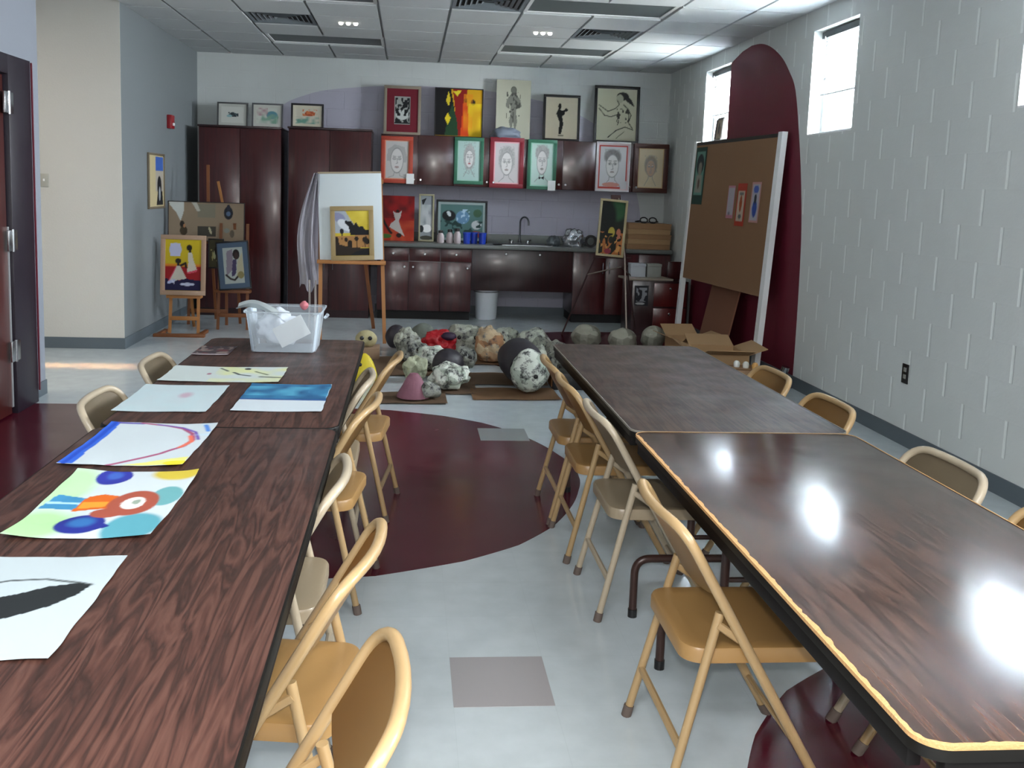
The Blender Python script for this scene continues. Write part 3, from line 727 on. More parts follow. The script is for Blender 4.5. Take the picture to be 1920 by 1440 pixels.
G3 = 'pencil portraits on the wall cabinet doors'
ORG, GRN, CRM, BRN = 'b0402a', '2f6b52', '7c1526', '40180f'
yD = 11.468
picture('portrait', 'pencil portrait with spiky hair in an orange frame at the left end', 'portrait', (-.16, yD, 1.583), .375, .545, (.045, ORG), 'bdbcb9', face(hairshape='spiky', s=1.1, lips='a28f8b'), (.012, 'd98f74'), group=G3)
picture('portrait', 'pencil portrait of a long haired face in a green frame', 'portrait', (.69, yD, 1.598), .35, .55, (.04, GRN), 'a9c3bd', face(hairshape='long', s=.75, cx=.52, cy=.55, lips='a35f62'), (.01, '9cc4b4'), group=G3)
picture('portrait', 'pencil portrait with bobbed hair in a crimson frame', 'portrait', (1.142, yD, 1.568), .405, .595, (.05, CRM), 'c0bcbc', face(hairshape='bob', s=.95), (.014, 'd9a2a8'), group=G3)
picture('portrait', 'pencil portrait with a black bow tie in a green frame', 'portrait', (1.567, yD, 1.565), .35, .59, (.038, GRN), 'b5cdc4', face(hairshape='tall', s=.95, cy=.55, lips='8f8b86') + [('poly', '151515', [(.36, .14), (.48, .18), (.6, .14), (.6, .22), (.48, .19), (.36, .22)])], (.012, '8fc4ae'), group=G3)
picture('portrait', 'pencil portrait with high dark hair on white card with a red border', 'portrait', (2.43, yD, 1.57), .415, .59, (.02, 'c9c6c8'), 'c4c4c6', [('line', 'b8392c', [(.03, .03), (.03, .97), (.97, .97), (.97, .2)], .02), ('line', 'b8392c', [(.03, .03), (.75, .03)], .03)] + face(hair='7d7a78', hairshape='tall', s=.85, cx=.48, cy=.52) + [('ell', 'c48a7c', .45, .1, .3, .05)], (.012, 'd2b9bb'), group=G3)
picture('portrait', 'warm toned pencil portrait in a wide brown frame at the right end', 'portrait', (2.895, yD, 1.572), .42, .585, (.055, BRN), 'c3b59a', face(hair='8d8478', skin='b59a86', hairshape='bob', s=.72, cy=.5), (.01, 'b59a72'), group=G3)
for x, z, lab in ((-.0, 1.578, 'white paper tag at the lower right of the orange framed portrait'), (1.69, 1.555, 'white paper tag at the lower right of the bow tie portrait')):
    b = MB(); b.span((-.045, -.003, 0), (.045, 0, .12), M_sheet); tag(b.build('paper_tag', loc=(x, yD - .024, z)), lab, 'tag', 'paper tags on portraits')

G4 = 'pictures standing on the counter'
picture('canvas', 'red canvas with a white cat standing on the counter', 'painting', (-.14, 11.55, .896), .4, .54, None, '8f1212', [
    ('grad', 'a8331a', .45, .1), ('wash', '5e0b0d', 0, .5, 1, 1, 7, .4), ('wash', 'c4552a', .3, .0, 1, .45, 6, .4),
    ('poly', 'b9b3ad', [(.4, .55), (.36, .66), (.44, .62), (.54, .62), (.62, .68), (.6, .55), (.54, .44), (.6, .3), (.72, .1), (.5, .2), (.26, .3), (.3, .38), (.44, .46)]),
    ('line', '1a1414', [(.05, .5), (.14, .36), (.26, .22), (.32, .17)], .035), ('ell', '1f1412', .5, .66, .05, .03), ('ell', '3f6b2a', .15, .1, .18, .05), ('ell', '2a1512', .55, .12, .08, .05)], tilt=.12, depth=.02, group=G4)
picture('framed_picture', 'narrow pale picture with a white blot standing on the counter', 'picture', (.205, 11.56, .896), .185, .57, (.02, 'a49f80'), '8a9196', [
    ('poly', '1d1f24', [(.1, .9), (.5, .95), (.2, .76)]), ('ell', '3a4250', .55, .62, .2, .06), ('wash', 'b9bec0', 0, .3, 1, .8, 5, .5), ('ell', 'e8eaea', .55, .26, .4, .09), ('ell', '22262a', .1, .25, .2, .08), ('ell', '44443c', .5, .05, .5, .05)], tilt=.12, group=G4)
picture('framed_picture', 'wide black framed teal picture behind the jars and blue cups', 'picture', (.632, 11.57, .896), .62, .51, (.024, '101114'), '4d6f6c', [
    ('ell', '15181c', .2, .66, .16, .16), ('ell', 'c8d0d2', .2, .72, .04, .09, 30), ('ell', '5f86a6', .52, .62, .16, .2), ('spots', 'a7c4d6', .38, .45, .68, .85, 18, .35), ('ell', '3b5a40', .87, .75, .1, .12), ('ell', 'b8c0c0', .85, .4, .12, .13), ('ell', '8f3a30', .8, .12, .2, .1), ('spots', '1f3a38', 0, 0, 1, .5, 14, .35)], (.03, '8fa09f'), tilt=.1, group=G4)
picture('framed_picture', 'framed picture with a blue patch hanging on the left wall', 'picture', (XL + .002, 9.88, 1.24), .6, .545, (.02, '6e6350'), 'b9ab84', [('poly', '3b5fa8', [(.45, .7), (.97, .7), (.97, .97), (.45, .97)]), ('poly', 'a79f92', [(.45, .3), (.97, .3), (.97, .7), (.45, .7)]), ('ell', '15161a', .7, .4, .14, .2), ('poly', '15161a', [(.5, .03), (.62, .35), (.9, .3), (.95, .03)]), ('ell', '9aa0a4', .72, .25, .06, .14)], rotz=RAD(90))
t = thing('fire_alarm', 'red fire alarm strobe mounted on the left wall', 'alarm', (XL, 10.42, 2.06))
b = MB(); b.span((0, -.065, 0), (.05, .065, .14), mat('alarm_red', '8f1420', .35), .006); b.build('body', t)
b = MB(); b.span((.05, -.03, .03), (.062, .03, .06), M_white, .004); b.build('strobe_lens', t)
t = thing('light_switch', 'pale light switch plate on the hallway wall', 'switch', (-3.19, 8.766, 1.43))
b = MB(); b.span((-.035, -.006, 0), (.035, 0, .115), mat('switch_plate', 'a9a89e', .4), .002); b.build('plate', t)
b = MB(); b.span((-.006, -.016, .05), (.006, -.005, .07), M_white); b.build('toggle', t)
t = thing('wall_outlet', 'black electrical outlet on the right wall', 'outlet', (XR, 5.727, .395))
b = MB(); b.span((-.006, -.038, 0), (0, .038, .125), M_black, .002); b.build('plate', t)
for z in (.03, .075):
    b = MB(); b.span((-.009, -.016, z), (-.005, .016, z + .028), mat('outlet_socket', '8f8f8a', .5), .002); b.build('socket', t)

# ------------------------------------------------------------------ floor standing things at the back
t = thing('bucket', 'white plastic bucket under the sink counter', 'bucket', (.945, 11.38, 0))
b = MB(); b.lathe([(.118, 0), (.125, .01), (.145, .36), (.15, .362), (.15, .378), (.14, .378), (.118, .02)], mat('bucket_white', 'e8edf3', .35), seg=32); b.build('body', t)
b = MB(); b.tube([(.148 * math.cos(a), .148 * math.sin(a) - .0, .33 - .06 * math.sin(a) if False else .33) for a in [math.pi * (1 + k / 14) for k in range(15)]], .004, M_chrome, 6); b.build('handle', t)

# large studio easel with white board
ez = thing('easel', 'wooden easel holding the white board and the sunset painting', 'easel', (-.56, 9.4, 0))
def bar(p, q, w, d, m):
    """rectangular stick from p to q"""
    p, q = Vector(p), Vector(q); v = q - p; z = v.normalized(); x = Vector((1, 0, 0)); y = z.cross(x).normalized(); x = y.cross(z)
    M = Matrix((x, y, z)).transposed().to_4x4(); M.translation = (p + q) / 2
    return (Vector((0, 0, 0)), (w, d, v.length), m, M)
b = MB(); b.box(*bar((-.285, -.05, 0), (-.3, .1, 1.62), .035, .022, M_oak)); b.build('leg', ez)
b = MB(); b.box(*bar((.345, -.05, 0), (.27, .1, 1.62), .035, .022, M_oak)); b.build('leg', ez)
b = MB(); b.box(*bar((.2, .95, 0), (.02, .13, 1.6), .035, .022, M_oak2)); b.build('leg', ez)
b = MB(); b.span((-.32, -.07, .775), (.34, .03, .81), M_oak, .003); b.build('tray', ez)
b = MB(); b.box((0, .1, 1.58), (.6, .02, .04), M_oak); b.build('crossbar', ez)
t = thing('white_board', 'blank white board standing on the wooden easel', 'board', (-.55, 9.375, .812)); t.rotation_euler = (-.09, -.045, 0)
b = MB(); b.span((-.305, 0, 0), (.305, .012, .85), mat('board_white', 'd3dde0', .5), .002); b.build('panel', t)
b = MB(); b.span((-.305, -.004, .84), (.305, .014, .858), mat('board_edge', '9f9078', .6)); b.build('edge_strip', t)
picture('painting', 'sunset painting of dark trees and a field on the easel', 'painting', (-.535, 9.345, .812), .415, .525, (.045, 'a08a5e'), 'cdb63a', [
    ('poly', 'a9b1bb', [(0, .5), (0, 1), (.3, 1), (.62, .62), (.4, .5)]), ('ell', '8b8fae', .12, .85, .2, .1, -30), ('wash', 'e0cc50', .4, .7, 1, 1, 6, .4), ('ell', 'd5dae0', .3, .68, .25, .1, -35),
    ('poly', '14141b', [(.3, .78), (.48, .76), (.55, .68), (.62, .74), (.7, .64), (.8, .66), (.88, .58), (1, .58), (1, .44), (.45, .46), (.4, .64), (.3, .72)]), ('ell', '191922', .2, .55, .06, .06), ('line', '191922', [(.2, .5), (.2, .44)], .02),
    ('poly', 'a77a48', [(0, .2), (0, .44), (1, .46), (1, .18)]), ('poly', '2a2018', [(0, .16), (0, .42), (.08, .42), (.12, .26), (.4, .2), (1, .16), (1, 0), (0, 0)]), ('spots', '20170f', .1, .2, 1, .44, 10, .38), ('ell', '1c1510', .32, .36, .05, .05), ('ell', '1c1510', .62, .38, .06, .05), ('ell', '1c1510', .85, .36, .06, .06),
    ('line', '1c1510', [(.62, .36), (.64, .18)], .012), ('line', '1c1510', [(.85, .34), (.87, .2)], .012), ('poly', '15141a', [(.4, .0), (1, 0), (1, .16), (.6, .1)])], tilt=.085, roll=-.045)
cl = thing('hanging_smock', 'pale smock hanging from the left side of the easel', 'smock', (-.93, 9.46, .5))
def smock(u, v):
    w = .04 + .10 * math.sin(min(1, (1 - v) * 1.35) * math.pi * .62); x = .03 - .085 * math.sin(math.pi * min(1, (1 - v) * 1.1) * .75) + (u - .5) * w * 1.5
    return (x, .03 * math.sin(u * 14 + v * 3) + .02 * math.cos(u * 23), .02 + 1.12 * v + (.05 * math.sin(u * 9) if v == 0 else 0))
b = MB(); b.grid(smock, 26, 30, mat('smock_cloth', 'cfccd4', .85), .004); b.build('cloth', cl)
for dx in (-.03, .025):
    b = MB(); b.tube([(dx, -.01, .1), (dx + .004, -.015, -.12), (dx - .002, -.01, -.4)], .011, mat('smock_tie', 'b3aaa6', .8), 8); b.build('tie', cl)

# three easels by the left wall
def small_easel(loc, label, m, h, w, zt, mast=None):
    t = thing('easel', label, 'easel', loc, 0, 'wooden easels in the left corner')
    for s in (-1, 1):
        b = MB(); b.box(*bar((s * w / 2, -.04, .0), (s * w / 2 * .9, .08, h), .028, .02, m)); b.build('leg', t)
    b = MB(); b.box(*bar((0, .42, 0), (0, .09, h), .028, .02, m)); b.build('leg', t)
    b = MB(); b.span((-w / 2 - .03, -.05, zt - .03), (w / 2 + .03, .05, zt), m, .003); b.build('tray', t)
    b = MB(); b.span((-w / 2, -.035, .13), (w / 2, -.017, .17), m, .002); b.build('stretcher', t)
    if mast:
        b = MB(); b.box(*bar((0, .03, zt), (-.02, .12, mast), .03, .022, m)); b.build('mast', t)
    return t
ea = small_easel((-2.235, 9.8, 0), 'light pine easel under the yellow and red painting', M_oak, .95, .28, .385)
b = MB(); b.span((-.235, -.31, 0), (.255, -.25, .03), M_oak2, .003); b.span((-.215, -.25, .0), (-.175, .05, .03), M_oak2, .003); b.span((.185, -.25, 0), (.225, .05, .03), M_oak2, .003); b.build('base', ea)
picture('painting', 'painting of two women in white against yellow and red', 'painting', (-2.237, 9.74, .388), .44, .6, (.045, 'a98a72'), 'b89f1a', [
    ('poly', '8f1016', [(0, 0), (1, 0), (1, .52), (.6, .46), (0, .52)]), ('grad', 'c9b21c', .55, .9, 'a.6'), ('poly', '150f38', [(0, 0), (1, 0), (1, .2), (.55, .24), (.4, .2), (0, .24)]), ('line', 'c9781c', [(0, .5), (1, .5)], .03),
    ('ell', 'b3b6d0', .28, .8, .17, .13), ('poly', 'b6b8d4', [(.14, .68), (.42, .68), (.42, .92), (.14, .92)]), ('ell', '1a1410', .66, .84, .075, .06), ('ell', '1a1410', .68, .77, .04, .06), ('poly', 'c7bfae', [(.62, .74), (.74, .74), (.78, .6), (.88, .42), (.6, .36), (.64, .55)]), ('poly', 'c8455a', [(.6, .36), (.88, .42), (.88, .38), (.62, .33)]),
    ('ell', '1a1410', .36, .58, .085, .05), ('ell', '1a1410', .36, .52, .04, .06), ('line', '1f1712', [(.4, .48), (.56, .54), (.58, .46)], .03), ('poly', 'bfb7a8', [(.32, .48), (.42, .48), (.52, .34), (.6, .24), (.32, .2), (.1, .18), (.2, .32)]), ('line', 'c6566a', [(.1, .18), (.22, .34), (.3, .46)], .012), ('ell', 'a9aecb', .18, .18, .12, .03, 20), ('ell', 'b9bcd0', .62, .13, .2, .03), ('line', 'c9c9da', [(.2, .2), (.26, .14)], .012)], tilt=.1)
small_easel((-1.81, 10.1, 0), 'reddish wooden easel under the blue framed picture', M_oak2, 1.1, .3, .415)
picture('framed_picture', 'blue grey framed picture of a seated figure tilted on an easel', 'picture', (-1.77, 10.03, .425), .33, .5, (.014, '15151a'), 'b3bcb8', [
    ('poly', '8d8390', [(.1, .2), (.2, .9), (.5, .95), (.45, .4)]), ('poly', 'bcb89c', [(.95, .85), (.98, .3), (.6, .2), (.7, .6)]), ('ell', '221a1c', .66, .8, .17, .14), ('ell', '3b2a28', .66, .76, .1, .1), ('poly', '474062', [(.48, .66), (.66, .66), (.6, .3), (.5, .22), (.36, .2), (.42, .45)]), ('line', '2e2522', [(.1, .25), (.3, .14), (.5, .1), (.68, .2)], .035), ('ell', '8f8558', .82, .23, .16, .1)], (.05, '51647a'), tilt=.1, roll=-.1)
ec = small_easel((-2.13, 10.42, 0), 'tall reddish easel with a mast behind the poster', M_oak2, 1.2, .4, .9, 1.7)
b = MB(); b.box(*bar((.16, .02, 1.25), (.1, .04, 1.53), .025, .02, M_oak)); b.build('slat', ec)
picture('poster', 'wide tan poster with small cut out figures and painted glare', 'poster', (-2.1, 10.2, .905), .78, .41, (.008, '201c1e'), '9d8a74', [
    ('poly', '8b8574', [(.38, .6), (.62, .6), (.62, .95), (.38, .95)]), ('poly', '4a463e', [(.38, .12), (.63, .12), (.63, .38), (.38, .38)]), ('ell', '20242e', .79, .74, .06, .17), ('ell', '2a2e3c', .79, .88, .025, .08), ('ell', '5b7090', .79, .72, .03, .06), ('ell', '6b6152', .84, .2, .03, .1), ('ell', '8f958c', .77, .28, .04, .06), ('ell', '2a241e', .18, .42, .03, .09), ('ell', '4a3e2c', .2, .25, .05, .12), ('ell', 'b8835a', .21, .38, .015, .05), ('poly', 'd8dcd8', [(.0, 1), (.2, 1), (.2, .75), (.16, .5), (.1, .72), (.02, .9)]), ('poly', 'd0cec4', [(.3, 1), (.37, .99), (.42, .78), (.38, .75)]), ('ell', 'd2cba8', .55, .27, .015, .1, 20)], tilt=.06)  # whitish polygons are glare on the glass, painted into the poster
picture('framed_picture', 'narrow dark olive picture between the yellow painting and the blue frame', 'picture', (-1.99, 10.13, .63), .16, .31, (.012, '17151a'), '4a4630', [('spots', 'a8a06a', .1, .1, .9, .9, 8, .35), ('ell', 'b0b48a', .4, .45, .1, .15), ('ell', '1c1a14', .6, .6, .2, .2)], tilt=.08)

# tripod easel at the right
te = thing('display_easel', 'thin metal tripod easel in front of the sink cabinet', 'easel', (2.1, 9.75, 0))
M_tri = mat('tripod_metal', '857a72', .4, .5); M_trid = mat('tripod_metal_dark', '4a3434', .45, .4)
b = MB(); b.tube([(.16, -.2, 0), (.13, -.04, .9), (.06, .07, 1.5)], .011, M_tri, 8); b.build('leg', te)
b = MB(); b.tube([(-.42, .42, 0), (-.16, .06, .9), (.0, .08, 1.5)], .009, M_trid, 8); b.build('leg', te)
b = MB(); b.tube([(.42, .5, 0), (.2, .24, .9), (.06, .1, 1.5)], .009, M_trid, 8); b.build('leg', te)
b = MB(); b.tube([(-.22, .14, .69), (.1, -.02, .79), (.28, .3, .68)], .007, M_tri, 8); b.build('brace', te)
b = MB(); b.tube([(-.2, -.03, .885), (.2, -.03, .885)], .008, M_trid, 8); b.build('ledge', te)
b = MB(); b.span((-.02, .06, 1.48), (.08, .1, 1.53), M_trid, .004); b.build('clamp', te)
picture('painting', 'dark green painting with a crowd of figures on the tripod easel', 'painting', (2.06, 9.69, .896), .29, .59, (.024, 'a79a74'), '16170f', [
    ('ell', '25502c', .68, .85, .36, .2, 0, .5), ('ell', '0d0e0c', .3, .7, .35, .3, 0, .4), ('spots', 'a5642f', 0, 0, 1, .42, 9, .5), ('spots', 'c08a4a', .1, .05, .9, .4, 12, .3), ('ell', 'a8983c', .5, .42, .14, .1), ('ell', 'b06a50', .8, .4, .1, .1), ('ell', '1b1a12', .5, .28, .1, .07), ('ell', '7c2030', .4, .06, .15, .05), ('spots', '14120e', 0, .1, 1, .4, 11, .3)], tilt=.11, roll=.07)

# rolling cabinet at the right with board and boxes on it
cb = thing('side_cabinet', 'low dark red cabinet standing in front of the right counter', 'cabinet', (2.77, 10.3, 0))
b = MB(); b.span((-.3, 0, .0), (.33, .5, .6), M_cabd, .004); b.build('body', cb)
for z in (.04, .32):
    b = MB(); b.span((-.06, -.018, z), (.31, 0, z + .26), cabinet_wood('side_cabinet_red', '4a1010', '641a18', .3), .003); dd = b.build('drawer', cb); knob(dd, .12, -.018, z + .2)
b = MB(); b.span((.17, .3, .6), (.33, .34, .8), M_cab, .003); b.build('back_panel', cb)
b = MB(); b.box((0, 0, .012), (.52, .36, .02), mat('pale_board', '9a9184', .6), Matrix.Rotation(.12, 4, 'Z')); tag(b.build('drawing_board', loc=(2.66, 10.5, .602)), 'pale flat board lying on the low dark red cabinet', 'board')
for i, (x, w, c) in enumerate(((2.57, .17, 'b4bac2'), (2.755, .16, '8b8d88'))):
    o = thing('storage_box', ['white box standing on the pale board, left one', 'grey box standing on the pale board, right one'][i], 'box', (x, 10.56, .626), .0, 'boxes on the pale board')
    mm = mat('box_' + c, c, .6); b = MB(); b.span((-w / 2, -.07, 0), (w / 2, .07, .12), mm, .003); b.build('body', o)
    b = MB(); b.span((-w / 2 - .004, -.074, .118), (w / 2 + .004, .074, .15), mm, .003); b.build('lid', o)
picture('printed_card', 'black and white printed card leaning on the low dark red cabinet', 'card', (2.565, 10.255, .33), .15, .22, None, '22232a', [('spots', '8d9096', .1, .2, .9, .9, 7, .45), ('ell', 'b0b2b4', .4, .1, .35, .06)], tilt=.05, depth=.006)

# mobile cork board leaning towards the right wall
p0, p1 = Vector((3.0, 7.86, 0)), Vector((2.84, 9.76, 0)); lean = Vector((.11, 0, 2.09))
bb = thing('bulletin_board', 'tall brown cork board between two white posts, leaning by the wall', 'bulletin board', (0, 0, 0))
def bpt(s, h, off=0.):
    e = (p1 - p0); n = Vector((-e.y, e.x, 0)).normalized()      # towards the room
    if n.x > 0: n = -n
    return p0 + e * s + lean * h + n * off
M_cork = mat('cork', '8a684a', .9, bump=.4, bscale=300.)
def slab(s0, s1, h0, h1, o0, o1, m):
    b = MB(); A = [bpt(s0, h0, o0), bpt(s1, h0, o0), bpt(s1, h1, o0), bpt(s0, h1, o0)]; B = [bpt(s0, h0, o1), bpt(s1, h0, o1), bpt(s1, h1, o1), bpt(s0, h1, o1)]
    return b.loops([A, B], m)
slab(.03, .985, .335, .985, .0, .018, M_cork).build('cork_panel', bb)
slab(.03, .985, .985, 1., -.003, .021, mat('board_dark_edge', '2b2622', .6)).build('top_edge', bb)
slab(-.012, .026, 0., 1.005, -.02, .03, M_white).build('post', bb)
slab(.985, 1.012, 0., 1.005, -.02, .03, M_white).build('post', bb)
def pinned(s0, s1, h0, h1, label, bg, shapes, edge=None):
    c = bpt((s0 + s1) / 2, (h0 + h1) / 2, .021); e = (bpt(1, 0) - bpt(0, 0)); u = -e.normalized(); v = lean.normalized()
    w, h = (s1 - s0) * e.length, (h1 - h0) * lean.length; nrm = u.cross(v)
    def place(x, z, uu, vv): return bpt(s1, h0, .0215) + u * (x + w / 2) + v * z
    return tag(art_mesh('pinned_card', w, h, bg, shapes, place, None, px=.012, thick=-.0015), label, 'card', 'cards pinned on the cork board')
pinned(.83, .975, .7, .975, 'green portrait sheet pinned at the far upper corner of the cork board', '1e3a30', [('poly', '5f8a7c', [(.12, .16), (.88, .16), (.88, .93), (.12, .93)]), ('ell', '20262a', .5, .7, .34, .18), ('ell', '7e786c', .52, .62, .17, .12), ('poly', '8a8a7e', [(.25, .5), (.75, .5), (.8, .2), (.2, .2)]), ('ell', '5a4038', .5, .36, .08, .1)])
pinned(.42, .5, .645, .79, 'pale pink card pinned on the cork board, farthest of three', 'b57a86', [('poly', 'a9a4ac', [(.08, .1), (.92, .1), (.92, .93), (.08, .93)]), ('ell', '7b7884', .4, .15, .15, .06)])
pinned(.29, .39, .615, .8, 'red edged card with an orange figure on the cork board, middle of three', 'a83a26', [('poly', 'b9a896', [(.12, .12), (.86, .12), (.86, .82), (.12, .82)]), ('ell', '9a4a20', .48, .52, .14, .2), ('ell', '5a5e60', .5, .22, .16, .06), ('ell', '6d706e', .5, .76, .25, .04)])
pinned(.14, .235, .635, .805, 'card with a blue figure on the cork board, nearest of three', 'b98a84', [('poly', 'a9a8b2', [(.1, .05), (.9, .05), (.9, .95), (.1, .95)]), ('ell', '4a62b0', .5, .82, .28, .1), ('ell', '2f4a94', .5, .35, .25, .22), ('ell', '2b3038', .5, .58, .14, .12)])
picture('framed_picture', 'small picture standing on the sill of the far window', 'picture', (XR + .06, 9.98, 2.133), .22, .24, (.02, '3a3230'), '8a7c6c', [('ell', '3a3a3a', .4, .55, .14, .3), ('ell', '6a5044', .65, .4, .14, .25)], rotz=RAD(-90), tilt=.1)

# cardboard by the right wall
b = MB(); b.box((0, 0, .32), (.015, .8, .7), mat('cardboard_red_brown', '875c46', .85), Matrix.Translation((0, 0, .02)) @ Matrix.Rotation(.2, 4, 'Y')); tag(b.build('cardboard_sheet', loc=(2.96, 9.02, 0)), 'large brown cardboard sheet leaning behind the cork board', 'cardboard')
def carton(loc, d, label, rz, m=M_card2, flap=.5):
    t = thing('carton', label, 'box', loc, rz, 'cardboard boxes under the cork board'); x, y, z = d; w = .006
    b = MB(); b.span((-x / 2, -y / 2, 0), (x / 2, y / 2, w), m); b.span((-x / 2, -y / 2, w), (-x / 2 + w, y / 2, z), m); b.span((x / 2 - w, -y / 2, w), (x / 2, y / 2, z), m)
    b.span((-x / 2 + w, -y / 2, w), (x / 2 - w, -y / 2 + w, z), m); b.span((-x / 2 + w, y / 2 - w, w), (x / 2 - w, y / 2, z), m); b.build('body', t)
    for s in (-1, 1):
        b = MB(); b.box((0, (s if flap else -s) * y * .22, 0), (x - .01, y * .44, .005), m, Matrix.Translation((0, s * y / 2, z)) @ Matrix.Rotation(s * flap, 4, 'X')); b.build('flap', t)
        if not flap: continue
        b = MB(); b.box((s * x * .2, 0, 0), (x * .4, y - .01, .005), m, Matrix.Translation((s * x / 2, 0, z)) @ Matrix.Rotation(-s * .35, 4, 'Y')); b.build('flap', t)
carton((2.68, 8.75, 0), (.34, .42, .2), 'open cardboard box at the far end below the cork board', .1)
carton((2.62, 7.75, 0), (.4, .5, .26), 'larger open cardboard box just behind the right tables', -.08, M_card2, .3)
carton((2.6, 7.1, 0), (.38, .42, .21), 'closed cardboard box with small pots on top, nearest the wall side chairs', .05, M_card, 0)
for i, (x, y) in enumerate(((2.6, 7.22), (2.66, 7.18), (2.72, 7.14))):
    b = MB(); b.lathe([(.022, 0), (.026, .03), (.018, .045), (.008, .05)], mat('white_pot' if i < 2 else 'orange_pot', 'd7d9d4' if i < 2 else 'd2a05c', .5), seg=14)
    tag(b.build('small_pot', loc=(x, y, .2135)), ['small white pot on the closed cardboard box, left of two', 'small white pot on the closed cardboard box, middle of the row', 'small orange pot on the closed cardboard box'][i], 'pot', 'small pots on the cardboard box')
t = thing('flashlight', 'shiny metal and black cylinder propped by the right wall', 'flashlight', (3.05, 7.5, 0))
b = MB(); b.tube([(0, 0, .0), (.03, -.04, .1)], .024, M_black, 14); b.build('grip', t)
b = MB(); b.tube([(.03, -.04, .1), (.034, -.046, .12), (.045, -.06, .18)], [.024, .032, .032], M_chrome, 14); b.build('head', t)

# ------------------------------------------------------------------ papier mache work drying on the floor
def flat_card(loc, w, d, rz, label, m=M_card3):
    b = MB(); b.grid(lambda u, v: ((u - .5) * w, (v - .5) * d, .004 + .006 * math.sin(u * 5 + v * 3) ** 2), 12, 10, m, .004)
    o = b.build('cardboard_sheet', loc=loc); o.rotation_euler = (0, 0, rz); return tag(o, label, 'cardboard', 'cardboard sheets under the drying models')
flat_card((.04, 6.86, 0.002), .52, .38, .02, 'cardboard sheet under the pink cone')
flat_card((.34, 7.22, 0.002), .4, .42, -.03, 'cardboard sheet under the white lumpy mask', M_card3)
flat_card((.82, 7.05, 0.002), .66, .42, .03, 'cardboard sheet under the long model with the white face', M_card)
flat_card((.82, 7.62, 0.002), .64, .5, -.04, 'cardboard sheet behind the long model', M_card3)
flat_card((.08, 8.15, 0.002), .72, .9, .05, 'dark cardboard sheet beneath the speckled models in the middle', M_card3)
flat_card((.78, 8.6, 0.002), .6, .7, .0, 'cardboard sheet beneath the orange stained model', M_card)
NEWS = speckle('newsprint', 'b3b7a8', '22252a', 14., .45); NEWS2 = speckle('newsprint_dark', '9a9d92', '1c1e22', 18., .5); NEWSW = speckle('plaster_paper', 'd3d8cc', '3a3d3c', 15., .46, 'b9c4bb')
NEWSO = speckle('newsprint_orange', 'c2ab8a', '5a3a2a', 14., .42, 'c98a5a')
def model(name, label, x, y, r, m, amp=.25, seed=1, freq=3., cat='papier mache model', z0=.017, extra=None):
    t = thing(name, label, cat, (x, y, z0), 0, 'papier mache models drying on the floor')
    b = MB(); b.blob((0, 0, r[2] * .8), r, m, amp, freq, seed, 5, flat=-r[2] * .8); b.build('body', t)
    if extra: extra(t, r)
    return t
def eyes(t, r):
    for s in (-1, 1):
        b = MB(); b.blob((s * r[0] * .38, -r[1] * .9, r[2] * 1.05), (.02, .015, .02), M_black, 0, 1, 1, 2); b.build('eye', t)
def snout(t, r):
    b = MB(); b.blob((r[0] * .1, -r[1] * .95, r[2] * .8), (r[0] * .4, r[1] * .35, r[2] * .35), NEWSW, .15, 3, 5, 3); b.build('snout', t)
MD = mat('balloon_dark', '2b272e', .5)
model('papier_mache_bowl', 'cream domed model on a box beside the left tables', -.36, 8.55, (.095, .1, .08), mat('cream_paint', 'a89f78', .7, bump=.2), .08, 2, 2., extra=eyes, z0=.105)
b = MB(); b.span((-.12, -.12, 0), (.12, .12, .1), M_card3, .004); tag(b.build('carton', loc=(-.36, 8.55, .004)), 'closed brown box carrying the cream domed model', 'box')
t = thing('paper_mask', 'bright yellow mask beside the far end of the left tables', 'mask', (-.33, 7.45, 0.004))
b = MB(); b.loops([[(.11 * w * math.cos(a) - .01, .05 + .07 * w * math.sin(a) * (.6 if math.sin(a) > 0 else 1) + z * .15, z) for a in [2 * math.pi * k / 20 for k in range(20)]] for z, w in ((0, 1.), (.04, 1.05), (.1, .9), (.15, .7), (.19, .45), (.21, .2))], mat('mask_yellow', 'c9b41c', .6)); b.build('shell', t, 80)
b = MB(); b.blob((-.03, .015, .13), (.016, .012, .016), M_black, 0, 1, 1, 2); b.build('eye', t)
model('balloon_form', 'dark grey round model at the back left', -.1, 9.05, (.1, .1, .12), MD, .05, 3)
model('balloon_form', 'grey green round model behind the red one', .16, 9.05, (.13, .13, .13), mat('grey_green', '5f655c', .7, bump=.2), .06, 4)
model('animal_model', 'speckled upright model left of the red model', .0, 8.75, (.11, .14, .13), NEWS, .3, 5, extra=snout)
model('animal_model', 'speckled lumpy model with dark eyes in front of the upright one', .06, 8.3, (.12, .13, .12), NEWS2, .35, 6, extra=eyes)
t = model('paper_mask', 'bright red model with a dark hollow', .3, 8.62, (.15, .12, .13), mat('red_paint', 'a3101c', .45), .4, 7, 3.5)
b = MB(); b.blob((.08, -.07, .19), (.07, .05, .04), mat('dark_purple', '2a1230', .6), .1, 2, 3, 3); b.build('hollow', t)
model('balloon_form', 'speckled dome shaped model right of the red one', .56, 8.85, (.2, .16, .15), NEWS, .22, 8, extra=eyes)
model('balloon_form', 'speckled bowl shaped model in the middle of the pile', .22, 7.98, (.14, .13, .11), NEWSW, .2, 9)
model('balloon_form', 'small speckled model with a dark eye beside the black balloon', .5, 8.05, (.1, .12, .1), NEWS2, .2, 10, extra=eyes)
model('balloon_form', 'black balloon shaped model behind the white lumpy mask', .34, 7.63, (.13, .14, .13), MD, .05, 11)
model('animal_model', 'white lumpy mask with a snout on cardboard', .34, 7.2, (.16, .14, .105), NEWSW, .35, 12, extra=snout, z0=.02)
